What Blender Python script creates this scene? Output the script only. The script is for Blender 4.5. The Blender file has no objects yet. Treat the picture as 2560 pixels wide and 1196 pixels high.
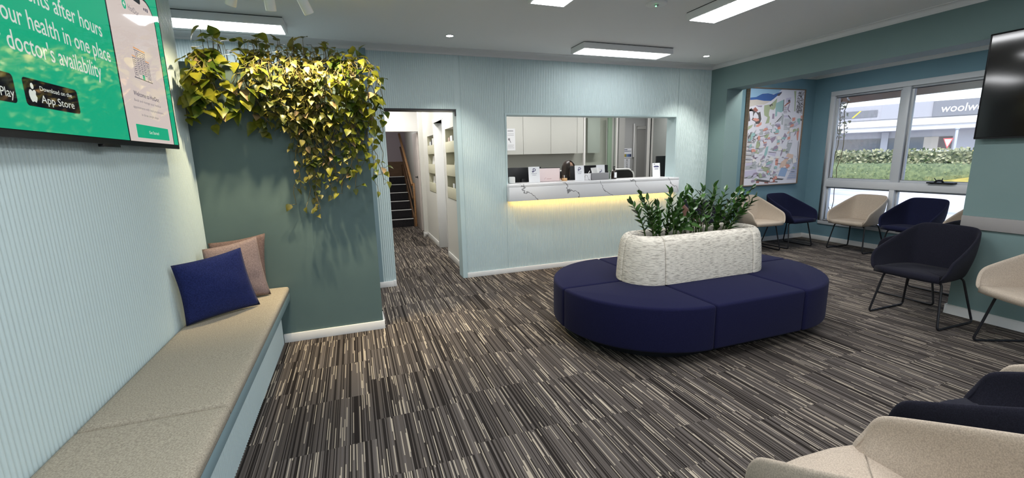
import bpy, bmesh, math, random
from mathutils import Vector, Matrix, noise

random.seed(11)
SC = bpy.context.scene
COL = SC.collection
PI = math.pi

# ------------------------------------------------------------------ camera
cam_d = bpy.data.cameras.new('camera')
cam = bpy.data.objects.new('camera', cam_d)
COL.objects.link(cam)
CR = Vector((0.93945057, -0.34195995, -0.02227144))
CU = Vector((0.08375369, 0.16610057, 0.98254563))
CF = Vector((0.33229195, 0.92491837, -0.18468368))
cam.matrix_world = Matrix(((CR.x, CU.x, -CF.x, 0), (CR.y, CU.y, -CF.y, 0), (CR.z, CU.z, -CF.z, 1.475), (0, 0, 0, 1)))
cam_d.sensor_fit = 'HORIZONTAL'
cam_d.sensor_width = 36.0
cam_d.lens = 1082.06 * 36.0 / 2560.0
cam_d.clip_start = 0.02
cam_d.clip_end = 300
SC.camera = cam

# ------------------------------------------------------------------ world, sun, exposure
W = bpy.data.worlds.new('sky_world')
SC.world = W
W.use_nodes = True
wn = W.node_tree.nodes
wn.clear()
wo = wn.new('ShaderNodeOutputWorld')
wb = wn.new('ShaderNodeBackground')
wsky = wn.new('ShaderNodeTexSky')
wsky.sky_type = 'NISHITA'
wsky.sun_disc = False
wsky.sun_elevation = math.radians(48)
wsky.sun_rotation = math.radians(238)
wsky.air_density = 1.0
wsky.dust_density = 1.5
wb.inputs['Strength'].default_value = 0.18
W.node_tree.links.new(wsky.outputs[0], wb.inputs[0])
W.node_tree.links.new(wb.outputs[0], wo.inputs[0])

sun_d = bpy.data.lights.new('sun', 'SUN')
sun = bpy.data.objects.new('sun', sun_d)
COL.objects.link(sun)
sun_d.energy = 0.8
sun_d.angle = math.radians(0.6)
sun_d.color = (1.0, 0.96, 0.88)
sun.rotation_euler = Vector((0.72, 0.42, -0.82)).to_track_quat('-Z', 'Y').to_euler()
sun.location = (-20, -12, 30)

PANEL_L = 9.4
SC.view_settings.view_transform = 'Standard'
SC.view_settings.look = 'None'
SC.view_settings.gamma = 1.0
SC.view_settings.use_curve_mapping = False
SC.view_settings.exposure = 1.16
SC.cycles.max_bounces = 10
SC.cycles.diffuse_bounces = 5
SC.cycles.glossy_bounces = 4
SC.cycles.transparent_max_bounces = 12
SC.cycles.sample_clamp_indirect = 8.0
SC.cycles.caustics_reflective = False
SC.cycles.caustics_refractive = False


# ------------------------------------------------------------------ materials
def mat(name, color, rough=0.6, metal=0.0, spec=0.35, emit=None, estr=0.0):
    m = bpy.data.materials.new(name)
    m.use_nodes = True
    b = m.node_tree.nodes['Principled BSDF']
    b.inputs['Base Color'].default_value = (*color, 1)
    b.inputs['Roughness'].default_value = rough
    b.inputs['Metallic'].default_value = metal
    b.inputs['Specular IOR Level'].default_value = spec
    if emit:
        b.inputs['Emission Color'].default_value = (*emit, 1)
        b.inputs['Emission Strength'].default_value = estr
    m.diffuse_color = (*color, 1)
    return m


def nd(m, typ, **kw):
    n = m.node_tree.nodes.new(typ)
    for k, v in kw.items():
        setattr(n, k, v)
    return n


def lk(m, a, b):
    m.node_tree.links.new(a, b)


def bsdf(m):
    return m.node_tree.nodes['Principled BSDF']


def coords(m, scale=(1, 1, 1), kind='Object'):
    tc = nd(m, 'ShaderNodeTexCoord')
    mp = nd(m, 'ShaderNodeMapping')
    mp.inputs['Scale'].default_value = scale
    lk(m, tc.outputs[kind], mp.inputs['Vector'])
    return mp.outputs['Vector']


def varied(m, c1, c2, scale, vscale=(1, 1, 1), lo=0.35, hi=0.65, detail=3.0, bump=0.0, bdist=0.002, bscale=None):
    """base colour wandering between two tints, with an optional bump"""
    v = coords(m, vscale)
    n = nd(m, 'ShaderNodeTexNoise')
    n.inputs['Scale'].default_value = scale
    n.inputs['Detail'].default_value = detail
    lk(m, v, n.inputs['Vector'])
    r = nd(m, 'ShaderNodeValToRGB')
    r.color_ramp.elements[0].position = lo
    r.color_ramp.elements[1].position = hi
    r.color_ramp.elements[0].color = (*c1, 1)
    r.color_ramp.elements[1].color = (*c2, 1)
    lk(m, n.outputs['Fac'], r.inputs['Fac'])
    lk(m, r.outputs['Color'], bsdf(m).inputs['Base Color'])
    if bump:
        src = n
        if bscale:
            src = nd(m, 'ShaderNodeTexNoise')
            src.inputs['Scale'].default_value = bscale
            src.inputs['Detail'].default_value = 2.0
            lk(m, v, src.inputs['Vector'])
        bp = nd(m, 'ShaderNodeBump')
        bp.inputs['Strength'].default_value = bump
        bp.inputs['Distance'].default_value = bdist
        lk(m, src.outputs['Fac'], bp.inputs['Height'])
        lk(m, bp.outputs['Normal'], bsdf(m).inputs['Normal'])
    return m


def fabric(name, c, dark=0.75, scale=260, wr=0.25):
    m = mat(name, c, 0.95, spec=0.06)
    varied(m, tuple(x * dark for x in c), tuple(min(1, x * 1.12) for x in c), scale, bump=wr, bdist=0.0015)
    bsdf(m).inputs['Sheen Weight'].default_value = 0.14
    bsdf(m).inputs['Sheen Tint'].default_value = (*[min(1.0, x * 1.2 + 0.28) for x in c], 1)
    bsdf(m).inputs['Sheen Roughness'].default_value = 0.5
    return m


def glass_mat(name, tint=(1, 1, 1), ior=1.45):
    m = bpy.data.materials.new(name)
    m.use_nodes = True
    nt = m.node_tree
    nt.nodes.clear()
    out = nt.nodes.new('ShaderNodeOutputMaterial')
    mix = nt.nodes.new('ShaderNodeMixShader')
    fr = nt.nodes.new('ShaderNodeFresnel')
    fr.inputs['IOR'].default_value = ior
    tr = nt.nodes.new('ShaderNodeBsdfTransparent')
    tr.inputs[0].default_value = (*tint, 1)
    gl = nt.nodes.new('ShaderNodeBsdfGlossy')
    gl.inputs['Roughness'].default_value = 0.0
    # a thin pane: the far face must not see the glass from inside
    geo = nt.nodes.new('ShaderNodeNewGeometry')
    mr = nt.nodes.new('ShaderNodeMapRange')
    mr.inputs['To Min'].default_value = ior
    mr.inputs['To Max'].default_value = 1.0 / ior
    nt.links.new(geo.outputs['Backfacing'], mr.inputs['Value'])
    nt.links.new(mr.outputs[0], fr.inputs['IOR'])
    nt.links.new(fr.outputs[0], mix.inputs[0])
    nt.links.new(tr.outputs[0], mix.inputs[1])
    nt.links.new(gl.outputs[0], mix.inputs[2])
    nt.links.new(mix.outputs[0], out.inputs[0])
    return m


def emitter(name, color, strength):
    m = bpy.data.materials.new(name)
    m.use_nodes = True
    nt = m.node_tree
    nt.nodes.clear()
    out = nt.nodes.new('ShaderNodeOutputMaterial')
    e = nt.nodes.new('ShaderNodeEmission')
    e.inputs[0].default_value = (*color, 1)
    e.inputs[1].default_value = strength
    nt.links.new(e.outputs[0], out.inputs[0])
    return m


def carpet_mat():
    """half-metre tiles in staggered rows, fine lengthwise stripes of charcoal, taupe and broken cream dashes"""
    m = mat('striped_carpet', (0.1, 0.1, 0.1), 0.95, spec=0.08)

    def M(op, a, b=None):
        n = nd(m, 'ShaderNodeMath', operation=op)
        for i, x in enumerate((a, b)):
            if x is None:
                continue
            if isinstance(x, (int, float)):
                n.inputs[i].default_value = x
            else:
                lk(m, x, n.inputs[i])
        return n.outputs[0]

    def WN(x, y, z):
        cv = nd(m, 'ShaderNodeCombineXYZ')
        for i, q in enumerate((x, y, z)):
            if isinstance(q, (int, float)):
                cv.inputs[i].default_value = q
            else:
                lk(m, q, cv.inputs[i])
        w = nd(m, 'ShaderNodeTexWhiteNoise', noise_dimensions='3D')
        lk(m, cv.outputs[0], w.inputs['Vector'])
        return w.outputs['Value']

    tc = nd(m, 'ShaderNodeTexCoord')
    sp = nd(m, 'ShaderNodeSeparateXYZ')
    lk(m, tc.outputs['Object'], sp.inputs[0])
    x, y = sp.outputs[0], sp.outputs[1]
    colid = M('FLOOR', M('DIVIDE', x, 0.5))
    yo = M('ADD', y, M('MULTIPLY', WN(colid, 3.0, 7.0), 0.5))
    rowid = M('FLOOR', M('DIVIDE', yo, 0.5))
    tile = WN(colid, rowid, 5.0)
    sid = M('FLOOR', M('DIVIDE', x, 0.0052))              # stripe index
    base = WN(sid, rowid, 1.0)
    # broken dashes along each stripe
    wid = M('FLOOR', M('DIVIDE', M('ADD', yo, M('MULTIPLY', WN(sid, rowid, 2.0), 0.9)), 0.21))
    dash = WN(sid, wid, rowid)
    ramp = nd(m, 'ShaderNodeValToRGB')
    ramp.color_ramp.interpolation = 'CONSTANT'
    el = ramp.color_ramp.elements
    el[0].position = 0.0
    el[0].color = (0.023, 0.019, 0.017, 1)
    el[1].position = 0.30
    el[1].color = (0.090, 0.076, 0.067, 1)
    for p, c in ((0.60, (0.110, 0.095, 0.087, 1)), (0.82, (0.072, 0.062, 0.056, 1)), (0.93, (0.150, 0.130, 0.117, 1))):
        e = el.new(p)
        e.color = c
    lk(m, base, ramp.inputs['Fac'])
    cream = M('MULTIPLY', M('GREATER_THAN', dash, 0.87), M('GREATER_THAN', base, 0.25))
    mx = nd(m, 'ShaderNodeMix', data_type='RGBA')
    lk(m, cream, mx.inputs['Factor'])
    lk(m, ramp.outputs['Color'], mx.inputs['A'])
    mx.inputs['B'].default_value = (0.39, 0.335, 0.265, 1)
    # small tile to tile change of tone and fibre grain
    nz = nd(m, 'ShaderNodeTexNoise')
    nz.inputs['Scale'].default_value = 420
    nz.inputs['Detail'].default_value = 1
    lk(m, tc.outputs['Object'], nz.inputs['Vector'])
    tone = M('ADD', M('ADD', 0.62, M('MULTIPLY', tile, 0.28)), M('MULTIPLY', nz.outputs['Fac'], 0.5))
    vm = nd(m, 'ShaderNodeVectorMath', operation='SCALE')
    lk(m, mx.outputs['Result'], vm.inputs[0])
    lk(m, tone, vm.inputs['Scale'])
    lk(m, vm.outputs[0], bsdf(m).inputs['Base Color'])
    bp = nd(m, 'ShaderNodeBump')
    bp.inputs['Strength'].default_value = 0.5
    bp.inputs['Distance'].default_value = 0.003
    lk(m, M('ADD', base, M('MULTIPLY', nz.outputs['Fac'], 0.6)), bp.inputs['Height'])
    lk(m, bp.outputs['Normal'], bsdf(m).inputs['Normal'])
    return m


def marble_mat(name, scale=1.0, thin=0.0022):
    m = mat(name, (0.72, 0.72, 0.74), 0.25, spec=0.5)
    v = coords(m, (1, 1, 1))
    n = nd(m, 'ShaderNodeTexNoise')
    n.inputs['Scale'].default_value = 3.2 * scale
    n.inputs['Detail'].default_value = 5
    lk(m, v, n.inputs['Vector'])
    wv = nd(m, 'ShaderNodeTexWave', wave_type='BANDS', bands_direction='DIAGONAL')
    wv.inputs['Scale'].default_value = 1.15 * scale
    wv.inputs['Distortion'].default_value = 3.0
    wv.inputs['Detail'].default_value = 4.0
    wv.inputs['Detail Scale'].default_value = 3.4
    wv.inputs['Detail Roughness'].default_value = 0.52
    lk(m, v, wv.inputs['Vector'])
    r = nd(m, 'ShaderNodeValToRGB')
    r.color_ramp.elements[0].position = 0.0
    r.color_ramp.elements[0].color = (0.20, 0.20, 0.21, 1)
    r.color_ramp.elements[1].position = thin
    r.color_ramp.elements[1].color = (0.72, 0.72, 0.74, 1)
    lk(m, wv.outputs['Fac'], r.inputs['Fac'])
    lk(m, r.outputs['Color'], bsdf(m).inputs['Base Color'])
    return m


def wood_mat(name, c1, c2, scale=6, vs=(1, 1, 12)):
    m = mat(name, c1, 0.5)
    return varied(m, c1, c2, scale, vs, 0.3, 0.7)


def leaf_mat(name, c1, c2, scale=9, gloss=0.4, trans=0.0):
    m = mat(name, c1, gloss, spec=0.4)
    varied(m, c1, c2, scale, lo=0.38, hi=0.62)
    if trans:
        nt = m.node_tree
        out = nt.nodes['Material Output']
        tl = nt.nodes.new('ShaderNodeBsdfTranslucent')
        src = bsdf(m).inputs['Base Color'].links[0].from_socket
        nt.links.new(src, tl.inputs[0])
        mx = nt.nodes.new('ShaderNodeMixShader')
        mx.inputs[0].default_value = trans
        nt.links.new(bsdf(m).outputs[0], mx.inputs[1])
        nt.links.new(tl.outputs[0], mx.inputs[2])
        nt.links.new(mx.outputs[0], out.inputs[0])
    return m


MT = dict(
    rib=mat('aqua_ribbed_panel', (0.525, 0.632, 0.638), 0.42, spec=0.4),
    aqua=mat('aqua_paint', (0.48, 0.60, 0.61), 0.5),
    fascia=mat('grey_blue_board', (0.20, 0.29, 0.32), 0.55),
    green=varied(mat('dark_green_paint', (0.088, 0.138, 0.138), 0.6), (0.085, 0.133, 0.134), (0.092, 0.143, 0.142), 3),
    teal=varied(mat('teal_paint', (0.165, 0.243, 0.240), 0.6), (0.160, 0.237, 0.234), (0.170, 0.249, 0.246), 2),
    alcove=varied(mat('teal_paint_blue_daylight', (0.165, 0.285, 0.34), 0.6), (0.16, 0.275, 0.33), (0.17, 0.295, 0.35), 2),  # same teal as the right wall, blue daylight mixed into the colour
    white=mat('white_gloss_paint', (0.80, 0.79, 0.77), 0.4),
    ceil=mat('ceiling_white', (0.86, 0.855, 0.845), 0.8, spec=0.1),
    corn=mat('cornice_white', (0.72, 0.71, 0.70), 0.6),
    inwall=mat('office_wall_white', (0.66, 0.65, 0.61), 0.7),
    grey=mat('grey_wall_paint', (0.42, 0.42, 0.41), 0.7),
    carpet=carpet_mat(),
    black=mat('black_plastic', (0.012, 0.012, 0.014), 0.35),
    blackm=mat('black_powder_coat', (0.012, 0.012, 0.015), 0.4, spec=0.4),
    scr_off=mat('dark_glossy_screen', (0.010, 0.009, 0.009), 0.08, spec=0.7),
    steel=mat('brushed_steel', (0.55, 0.55, 0.55), 0.3, 1.0),
    alum=mat('grey_window_metal', (0.55, 0.57, 0.60), 0.35, spec=0.5),
    winframe=mat('white_window_frame', (0.62, 0.63, 0.65), 0.45),
    navy=fabric('navy_fabric', (0.0105, 0.0110, 0.040)),
    navyd=fabric('dark_navy_fabric', (0.0165, 0.0165, 0.0255)),
    navyc=fabric('navy_chair_fabric', (0.0125, 0.0145, 0.040)),
    beige=fabric('beige_fabric', (0.47, 0.395, 0.32), 0.8),
    mauve_d=fabric('brown_mauve_fabric', (0.13, 0.085, 0.09)),
    bench=fabric('oatmeal_fabric', (0.40, 0.355, 0.28), 0.70, 180, 0.35),
    pillow_n=fabric('navy_linen', (0.018, 0.026, 0.105), 0.7, 160, 0.4),
    pillow_m=fabric('mauve_grey_linen', (0.24, 0.185, 0.185), 0.72, 160, 0.4),
    pillow_b=fabric('brown_mauve_linen', (0.155, 0.11, 0.105), 0.72, 160, 0.4),
    marble=marble_mat('white_veined_stone'),
    marble_s=marble_mat('white_veined_box', 5.0, 0.03),
    led=emitter('warm_strip_light', (1.0, 0.56, 0.15), 13.0),
    panel=emitter('panel_diffuser', (0.97, 0.98, 1.0), PANEL_L),
    panel_d=emitter('dim_panel_diffuser', (0.97, 0.98, 1.0), PANEL_L * 0.55),
    panel_h=emitter('added_hall_diffuser', (1.0, 0.98, 0.95), PANEL_L * 1.7),  # for the unseen panels added in the hall
    panel_o=emitter('added_panel_diffuser', (1.0, 0.98, 0.95), PANEL_L * 1.35),  # for unseen panels added in the office and alcove
    down=emitter('downlight_lens', (1.0, 0.97, 0.90), 40.0),
    soil=varied(mat('dark_soil', (0.02, 0.014, 0.01), 0.95), (0.012, 0.009, 0.007), (0.04, 0.028, 0.02), 60, bump=0.6, bdist=0.01),
    pothos=leaf_mat('pothos_leaf', (0.045, 0.085, 0.008), (0.24, 0.235, 0.022), 9, 0.4, 0.38),
    pothos_s=leaf_mat('small_pothos_leaf', (0.050, 0.072, 0.012), (0.20, 0.175, 0.038), 11, 0.4, 0.32),
    dry=leaf_mat('dry_leaf', (0.20, 0.13, 0.055), (0.30, 0.21, 0.11), 12, 0.7),
    vine=mat('vine_stem', (0.16, 0.13, 0.05), 0.6),
    zz=leaf_mat('zz_leaf', (0.014, 0.042, 0.010), (0.055, 0.13, 0.026), 14, 0.22),
    zzstem=mat('zz_stem', (0.06, 0.10, 0.025), 0.5),
    paper=mat('white_paper', (0.80, 0.81, 0.84), 0.7),
    ink=mat('navy_ink', (0.03, 0.03, 0.12), 0.7),
    inkg=mat('grey_ink', (0.25, 0.25, 0.27), 0.7),
    pink=mat('pale_pink_plastic', (0.85, 0.70, 0.70), 0.35),
    cab=mat('cabinet_laminate', (0.66, 0.66, 0.62), 0.5),
    tanwood=wood_mat('tan_wood', (0.34, 0.17, 0.07), (0.47, 0.26, 0.12)),
    brownwood=wood_mat('brown_wood', (0.12, 0.065, 0.035), (0.19, 0.105, 0.055)),
    cream=mat('cream_laminate', (0.60, 0.58, 0.44), 0.5),
    mauvewall=mat('mauve_wall_paint', (0.40, 0.34, 0.37), 0.7),
    darkcarpet=varied(mat('dark_stair_carpet', (0.015, 0.014, 0.018), 0.95), (0.008, 0.008, 0.010), (0.03, 0.027, 0.03), 40, (8, 1, 1)),
    glass=glass_mat('clear_glass'),
    glassg=glass_mat('office_glass', (0.95, 0.97, 0.95)),
    amber=mat('dark_amber_bottle', (0.02, 0.010, 0.006), 0.15, spec=0.6),
    skin=varied(mat('skin', (0.48, 0.28, 0.20), 0.55), (0.46, 0.26, 0.185), (0.50, 0.30, 0.215), 30),
    hair=varied(mat('dark_brown_hair', (0.012, 0.008, 0.007), 0.35, spec=0.5), (0.010, 0.007, 0.006), (0.035, 0.020, 0.015), 40, (1, 1, 0.1)),
    cloth_w=mat('white_blouse', (0.72, 0.70, 0.66), 0.85),
    trousers=mat('dark_trousers', (0.02, 0.02, 0.025), 0.9),
    mesh_b=mat('black_chair_mesh', (0.02, 0.018, 0.017), 0.7),
    tissue=mat('tissue_paper', (0.82, 0.82, 0.81), 0.9),
    greybox=mat('grey_leatherette', (0.24, 0.24, 0.25), 0.6),
    clear=glass_mat('clear_acrylic', (0.93, 0.95, 0.95), 1.3),
)


# ------------------------------------------------------------------ mesh helpers
class MB:
    def __init__(self):
        self.v, self.f, self.mi, self.sm = [], [], [], []

    def face(self, idx, mi=0, sm=False):
        self.f.append(idx)
        self.mi.append(mi)
        self.sm.append(sm)

    def quad(self, a, b, c, d, mi=0):
        n = len(self.v)
        self.v += [tuple(a), tuple(b), tuple(c), tuple(d)]
        self.face((n, n + 1, n + 2, n + 3), mi)
        return self

    def poly(self, pts, mi=0):
        n = len(self.v)
        self.v += [tuple(p) for p in pts]
        self.face(tuple(range(n, n + len(pts))), mi)
        return self

    def box(self, x0, x1, y0, y1, z0, z1, mi=0):
        n = len(self.v)
        self.v += [(x0, y0, z0), (x1, y0, z0), (x1, y1, z0), (x0, y1, z0), (x0, y0, z1), (x1, y0, z1), (x1, y1, z1), (x0, y1, z1)]
        for q in ((3, 2, 1, 0), (4, 5, 6, 7), (0, 1, 5, 4), (1, 2, 6, 5), (2, 3, 7, 6), (3, 0, 4, 7)):
            self.face(tuple(n + i for i in q), mi)
        return self

    def prism(self, poly, z0, z1, fn=None, mi=0, sm=False):
        """extrude a 2-D outline; fn maps (u, v, w) to xyz"""
        fn = fn or (lambda u, v, w: (u, v, w))
        n = len(self.v)
        k = len(poly)
        self.v += [fn(u, v, z0) for u, v in poly] + [fn(u, v, z1) for u, v in poly]
        self.face(tuple(n + i for i in reversed(range(k))), mi)
        self.face(tuple(n + k + i for i in range(k)), mi)
        for i in range(k):
            j = (i + 1) % k
            self.face((n + i, n + j, n + k + j, n + k + i), mi, sm)
        return self

    def tube(self, pts, r, seg=8, mi=0, cap=True):
        pts = [Vector(p) for p in pts]
        rr = r if isinstance(r, (list, tuple)) else [r] * len(pts)
        n = len(self.v)
        up = None
        for i, p in enumerate(pts):
            t = (pts[min(i + 1, len(pts) - 1)] - pts[max(i - 1, 0)]).normalized()
            if up is None:
                up = Vector((0, 0, 1)) if abs(t.z) < 0.9 else Vector((1, 0, 0))
            a = t.cross(up)
            if a.length < 1e-5:
                a = t.cross(Vector((0.3, 1, 0.2)))
            a.normalize()
            b = a.cross(t).normalized()
            up = b
            for j in range(seg):
                th = 2 * PI * j / seg
                self.v.append(tuple(p + (a * math.cos(th) + b * math.sin(th)) * rr[i]))
        for i in range(len(pts) - 1):
            for j in range(seg):
                k = (j + 1) % seg
                self.face((n + i * seg + j, n + i * seg + k, n + (i + 1) * seg + k, n + (i + 1) * seg + j), mi, True)
        if cap:
            self.face(tuple(n + j for j in reversed(range(seg))), mi)
            e = n + (len(pts) - 1) * seg
            self.face(tuple(e + j for j in range(seg)), mi)
        return self

    def lathe(self, prof, c=(0, 0, 0), seg=20, mi=0, M=None):
        n = len(self.v)
        for r, z in prof:
            for j in range(seg):
                th = 2 * PI * j / seg
                p = Vector((r * math.cos(th), r * math.sin(th), z))
                if M:
                    p = M @ p
                self.v.append(tuple(p + Vector(c)))
        for i in range(len(prof) - 1):
            for j in range(seg):
                k = (j + 1) % seg
                self.face((n + i * seg + j, n + i * seg + k, n + (i + 1) * seg + k, n + (i + 1) * seg + j), mi, True)
        self.face(tuple(n + j for j in reversed(range(seg))), mi)
        e = n + (len(prof) - 1) * seg
        self.face(tuple(e + j for j in range(seg)), mi)
        return self

    def grid(self, rows, mi=0, closed=False, sm=True):
        n = len(self.v)
        k = len(rows[0])
        for r in rows:
            self.v += [tuple(p) for p in r]
        for i in range(len(rows) - 1):
            for j in range(k if closed else k - 1):
                q = (j + 1) % k
                self.face((n + i * k + j, n + i * k + q, n + (i + 1) * k + q, n + (i + 1) * k + j), mi, sm)
        return self

    def text(self, s, fn, width=None, height=0.1, mi=0, align='L', depth=0.0, shear=0.0, bold=0.0):
        """flat lettering; fn maps (u, v, w) to xyz; height is the capital height"""
        cu = bpy.data.curves.new('lettering', 'FONT')
        cu.body = s
        cu.size = 1.0
        cu.extrude = depth
        cu.shear = shear
        cu.offset = bold
        cu.resolution_u = 3
        ob = bpy.data.objects.new('lettering', cu)
        COL.objects.link(ob)
        dg = bpy.context.evaluated_depsgraph_get()
        me = bpy.data.meshes.new_from_object(ob.evaluated_get(dg))
        xs = [v.co.x for v in me.vertices]
        x0, x1 = min(xs), max(xs)
        sy = height / 0.70
        sx = width / (x1 - x0) if width else sy
        wd = (x1 - x0) * sx
        off = {'L': 0, 'C': -wd / 2, 'R': -wd}[align]
        n = len(self.v)
        self.v += [tuple(fn((v.co.x - x0) * sx + off, v.co.y * sy, v.co.z)) for v in me.vertices]
        for p in me.polygons:
            self.face(tuple(n + i for i in p.vertices), mi)
        bpy.data.objects.remove(ob)
        bpy.data.curves.remove(cu)
        bpy.data.meshes.remove(me)
        return self

    def build(self, name, mats, parent=None, bevel=0.0, seg=2, origin=None, smooth_all=False, sub=0, recalc=False):
        if not isinstance(mats, (list, tuple)):
            mats = [mats]
        me = bpy.data.meshes.new(name)
        if parent is None:
            if origin is None:
                xs, ys, zs = zip(*self.v)
                origin = ((min(xs) + max(xs)) / 2, (min(ys) + max(ys)) / 2, min(zs))
            off = Vector(origin)
        else:
            off = Vector(ROOT_OFF.get(parent.name, (0, 0, 0)))
        me.from_pydata([tuple(Vector(v) - off) for v in self.v], [], self.f)
        me.polygons.foreach_set('material_index', self.mi)
        me.polygons.foreach_set('use_smooth', [True] * len(self.f) if smooth_all else self.sm)
        for m in mats:
            me.materials.append(m)
        if bevel or recalc:
            bm = bmesh.new()
            bm.from_mesh(me)
            bmesh.ops.remove_doubles(bm, verts=bm.verts, dist=1e-6)
            bmesh.ops.recalc_face_normals(bm, faces=bm.faces)
            if bevel:
                ed = [e for e in bm.edges if len(e.link_faces) == 2 and e.calc_face_angle(0) > 0.6]
                bmesh.ops.bevel(bm, geom=ed, offset=bevel, segments=seg, profile=0.5, affect='EDGES', clamp_overlap=True)
                for f in bm.faces:
                    f.smooth = True
            bm.to_mesh(me)
            bm.free()
            if bevel:
                try:
                    me.set_sharp_from_angle(angle=0.7)
                except Exception:
                    pass
        me.update()
        o = bpy.data.objects.new(name, me)
        COL.objects.link(o)
        if parent is None:
            o.location = off
        else:
            o.parent = parent
            ROOT_OFF[o.name] = tuple(off)
        if sub:
            s = o.modifiers.new('smooth', 'SUBSURF')
            s.levels = sub
            s.render_levels = sub
        return o


ROOT_OFF = {}   # world position that the vertices of a part are given relative to


def tag(o, label=None, cat=None, group=None, kind=None):
    if label:
        o['label'] = label
    if cat:
        o['category'] = cat
    if group:
        o['group'] = group
    if kind:
        o['kind'] = kind
    return o


def thing(name, label, cat, loc=(0, 0, 0), rotz=0.0, group=None, local=False):
    """an Empty at a thing's base; parts are then given in world metres, or in its own frame with local=True"""
    o = bpy.data.objects.new(name, None)
    o.empty_display_size = 0.1
    COL.objects.link(o)
    o.location = loc
    o.rotation_euler = (0, 0, rotz)
    ROOT_OFF[o.name] = (0, 0, 0) if local else tuple(loc)
    return tag(o, label, cat, group)


def struct(name, mb, m, label=None, **kw):
    return tag(mb.build(name, m, **kw), label, None, None, 'structure')


def copy_tree(o, parent=None):
    c = o.copy()
    COL.objects.link(c)
    if parent:
        c.parent = parent
    for ch in [x for x in COL.objects if x.parent == o]:
        copy_tree(ch, c)
    return c


def rounded(pts, r, n=5):
    """round the inner corners of an open 3-D polyline"""
    pts = [Vector(p) for p in pts]
    out = [pts[0]]
    for i in range(1, len(pts) - 1):
        a, b, c = pts[i - 1], pts[i], pts[i + 1]
        d1, d2 = (a - b), (c - b)
        k = min(r, d1.length * 0.45, d2.length * 0.45)
        p1, p2 = b + d1.normalized() * k, b + d2.normalized() * k
        for j in range(n + 1):
            t = j / n
            out.append(p1 * (1 - t) ** 2 + b * 2 * t * (1 - t) + p2 * t * t)
    out.append(pts[-1])
    return out


def rrect(w, h, r, n=5, cx=0, cy=0):
    out = []
    for sx, sy, a0 in ((1, -1, -PI / 2), (1, 1, 0), (-1, 1, PI / 2), (-1, -1, PI)):
        for i in range(n + 1):
            a = a0 + PI / 2 * i / n
            out.append((cx + sx * (w / 2 - r) + r * math.cos(a), cy + sy * (h / 2 - r) + r * math.sin(a)))
    return out


# ================================================================== THE ROOM
LX, RX, BY, H = -1.093, 4.968, 5.164, 2.70
PITCH, RIBD = 0.0225, 0.0080


def ribs(mb, u0, u1, z0, z1, fn, steps=6):
    """reeded sheet between u0 and u1; fn(u, depth, z)"""
    i = math.floor(u0 / PITCH)
    us = []
    while i * PITCH < u1:
        for k in range(steps):
            t = k / steps
            u = (i + t) * PITCH
            if u0 <= u <= u1:
                us.append((u, RIBD * math.sin(PI * t) ** 0.8 if t > 0 else 0.0))
        i += 1
    a = [fn(u, d, z0) for u, d in us]
    b = [fn(u, d, z1) for u, d in us]
    n = len(mb.v)
    k = len(us)
    mb.v += a + b
    for j in range(k - 1):
        mb.face((n + j, n + j + 1, n + k + j + 1, n + k + j), 0, True)


# floor
struct('floor', MB().box(-2.8, 7.40, -3.3, 12.6, -0.12, 0.0), MT['carpet'], 'charcoal carpet tiles with fine lengthwise stripes and cream dashes', origin=(0, 0, 0))
# ceiling
struct('ceiling', MB().box(-2.8, 7.60, -3.3, 12.6, H, H + 0.12), MT['ceil'], 'plain white ceiling')

# back wall, reeded, with doorway and reception opening
DX0, DX1, DZ = 0.380, 1.194, 2.042
OX0, OX1, OZ0, OZ1 = 1.818, 4.370, 1.10, 1.990
mb = MB()
fb = lambda u, d, z: (u, BY + 0.0075 - d, z)
ribs(mb, -2.6, DX0, 0, H, fb)
ribs(mb, DX0, DX1, DZ, H, fb)
ribs(mb, DX1 + 0.055, OX0 - 0.022, 0, H, fb)
ribs(mb, OX0 - 0.022, OX1 + 0.022, 0, OZ0, fb)
ribs(mb, OX0 - 0.022, OX1 + 0.022, OZ1 + 0.022, H, fb)
ribs(mb, OX1 + 0.022, RX, 0, H, fb)
for x0, x1, z0, z1 in ((-2.6, DX0, 0, H), (DX0, DX1 + 0.006, DZ + 0.008, H), (DX1 + 0.006, OX0 - 0.006, 0, H), (OX0 - 0.006, OX1 + 0.006, 0, OZ0), (OX0 - 0.006, OX1 + 0.006, OZ1 + 0.006, H), (OX1 + 0.006, RX, 0, H)):
    mb.box(x0, x1, BY + 0.006, BY + 0.19, z0, z1)
struct('wall_back', mb, MT['rib'], 'pale aqua reeded wall with the doorway and reception opening')
mb = MB()
for x0, x1, z0, z1 in ((OX0 - 0.022, OX0, 1.0, OZ1), (OX1, OX1 + 0.022, 1.0, OZ1), (OX0 - 0.022, OX1 + 0.022, OZ1, OZ1 + 0.022)):
    mb.box(x0, x1, BY - 0.004, BY + 0.192, z0, z1)
struct('trim_1', mb, MT['aqua'], 'smooth aqua edge trim around the reception opening')
mb = MB()
mb.box(DX1, DX1 + 0.055, BY - 0.006, BY + 0.192, 0, DZ)
struct('trim_2', mb, MT['aqua'], 'smooth aqua jamb at the right of the doorway')
mb = MB()
mb.box(DX0 + 0.001, DX1 - 0.001, BY - 0.001, BY + 0.188, DZ - 0.012, DZ + 0.006)
mb.box(DX1 - 0.014, DX1 - 0.001, BY + 0.002, BY + 0.03, DZ - 0.07, DZ - 0.013)
struct('trim_3', mb, MT['blackm'], 'dark track strip along the doorway head')
struct('trim_4', MB().box(0.165, 0.232, BY - 0.012, BY + 0.006, 0, H), MT['fascia'], 'grey blue corner strip beside the dark green wall')

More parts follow.
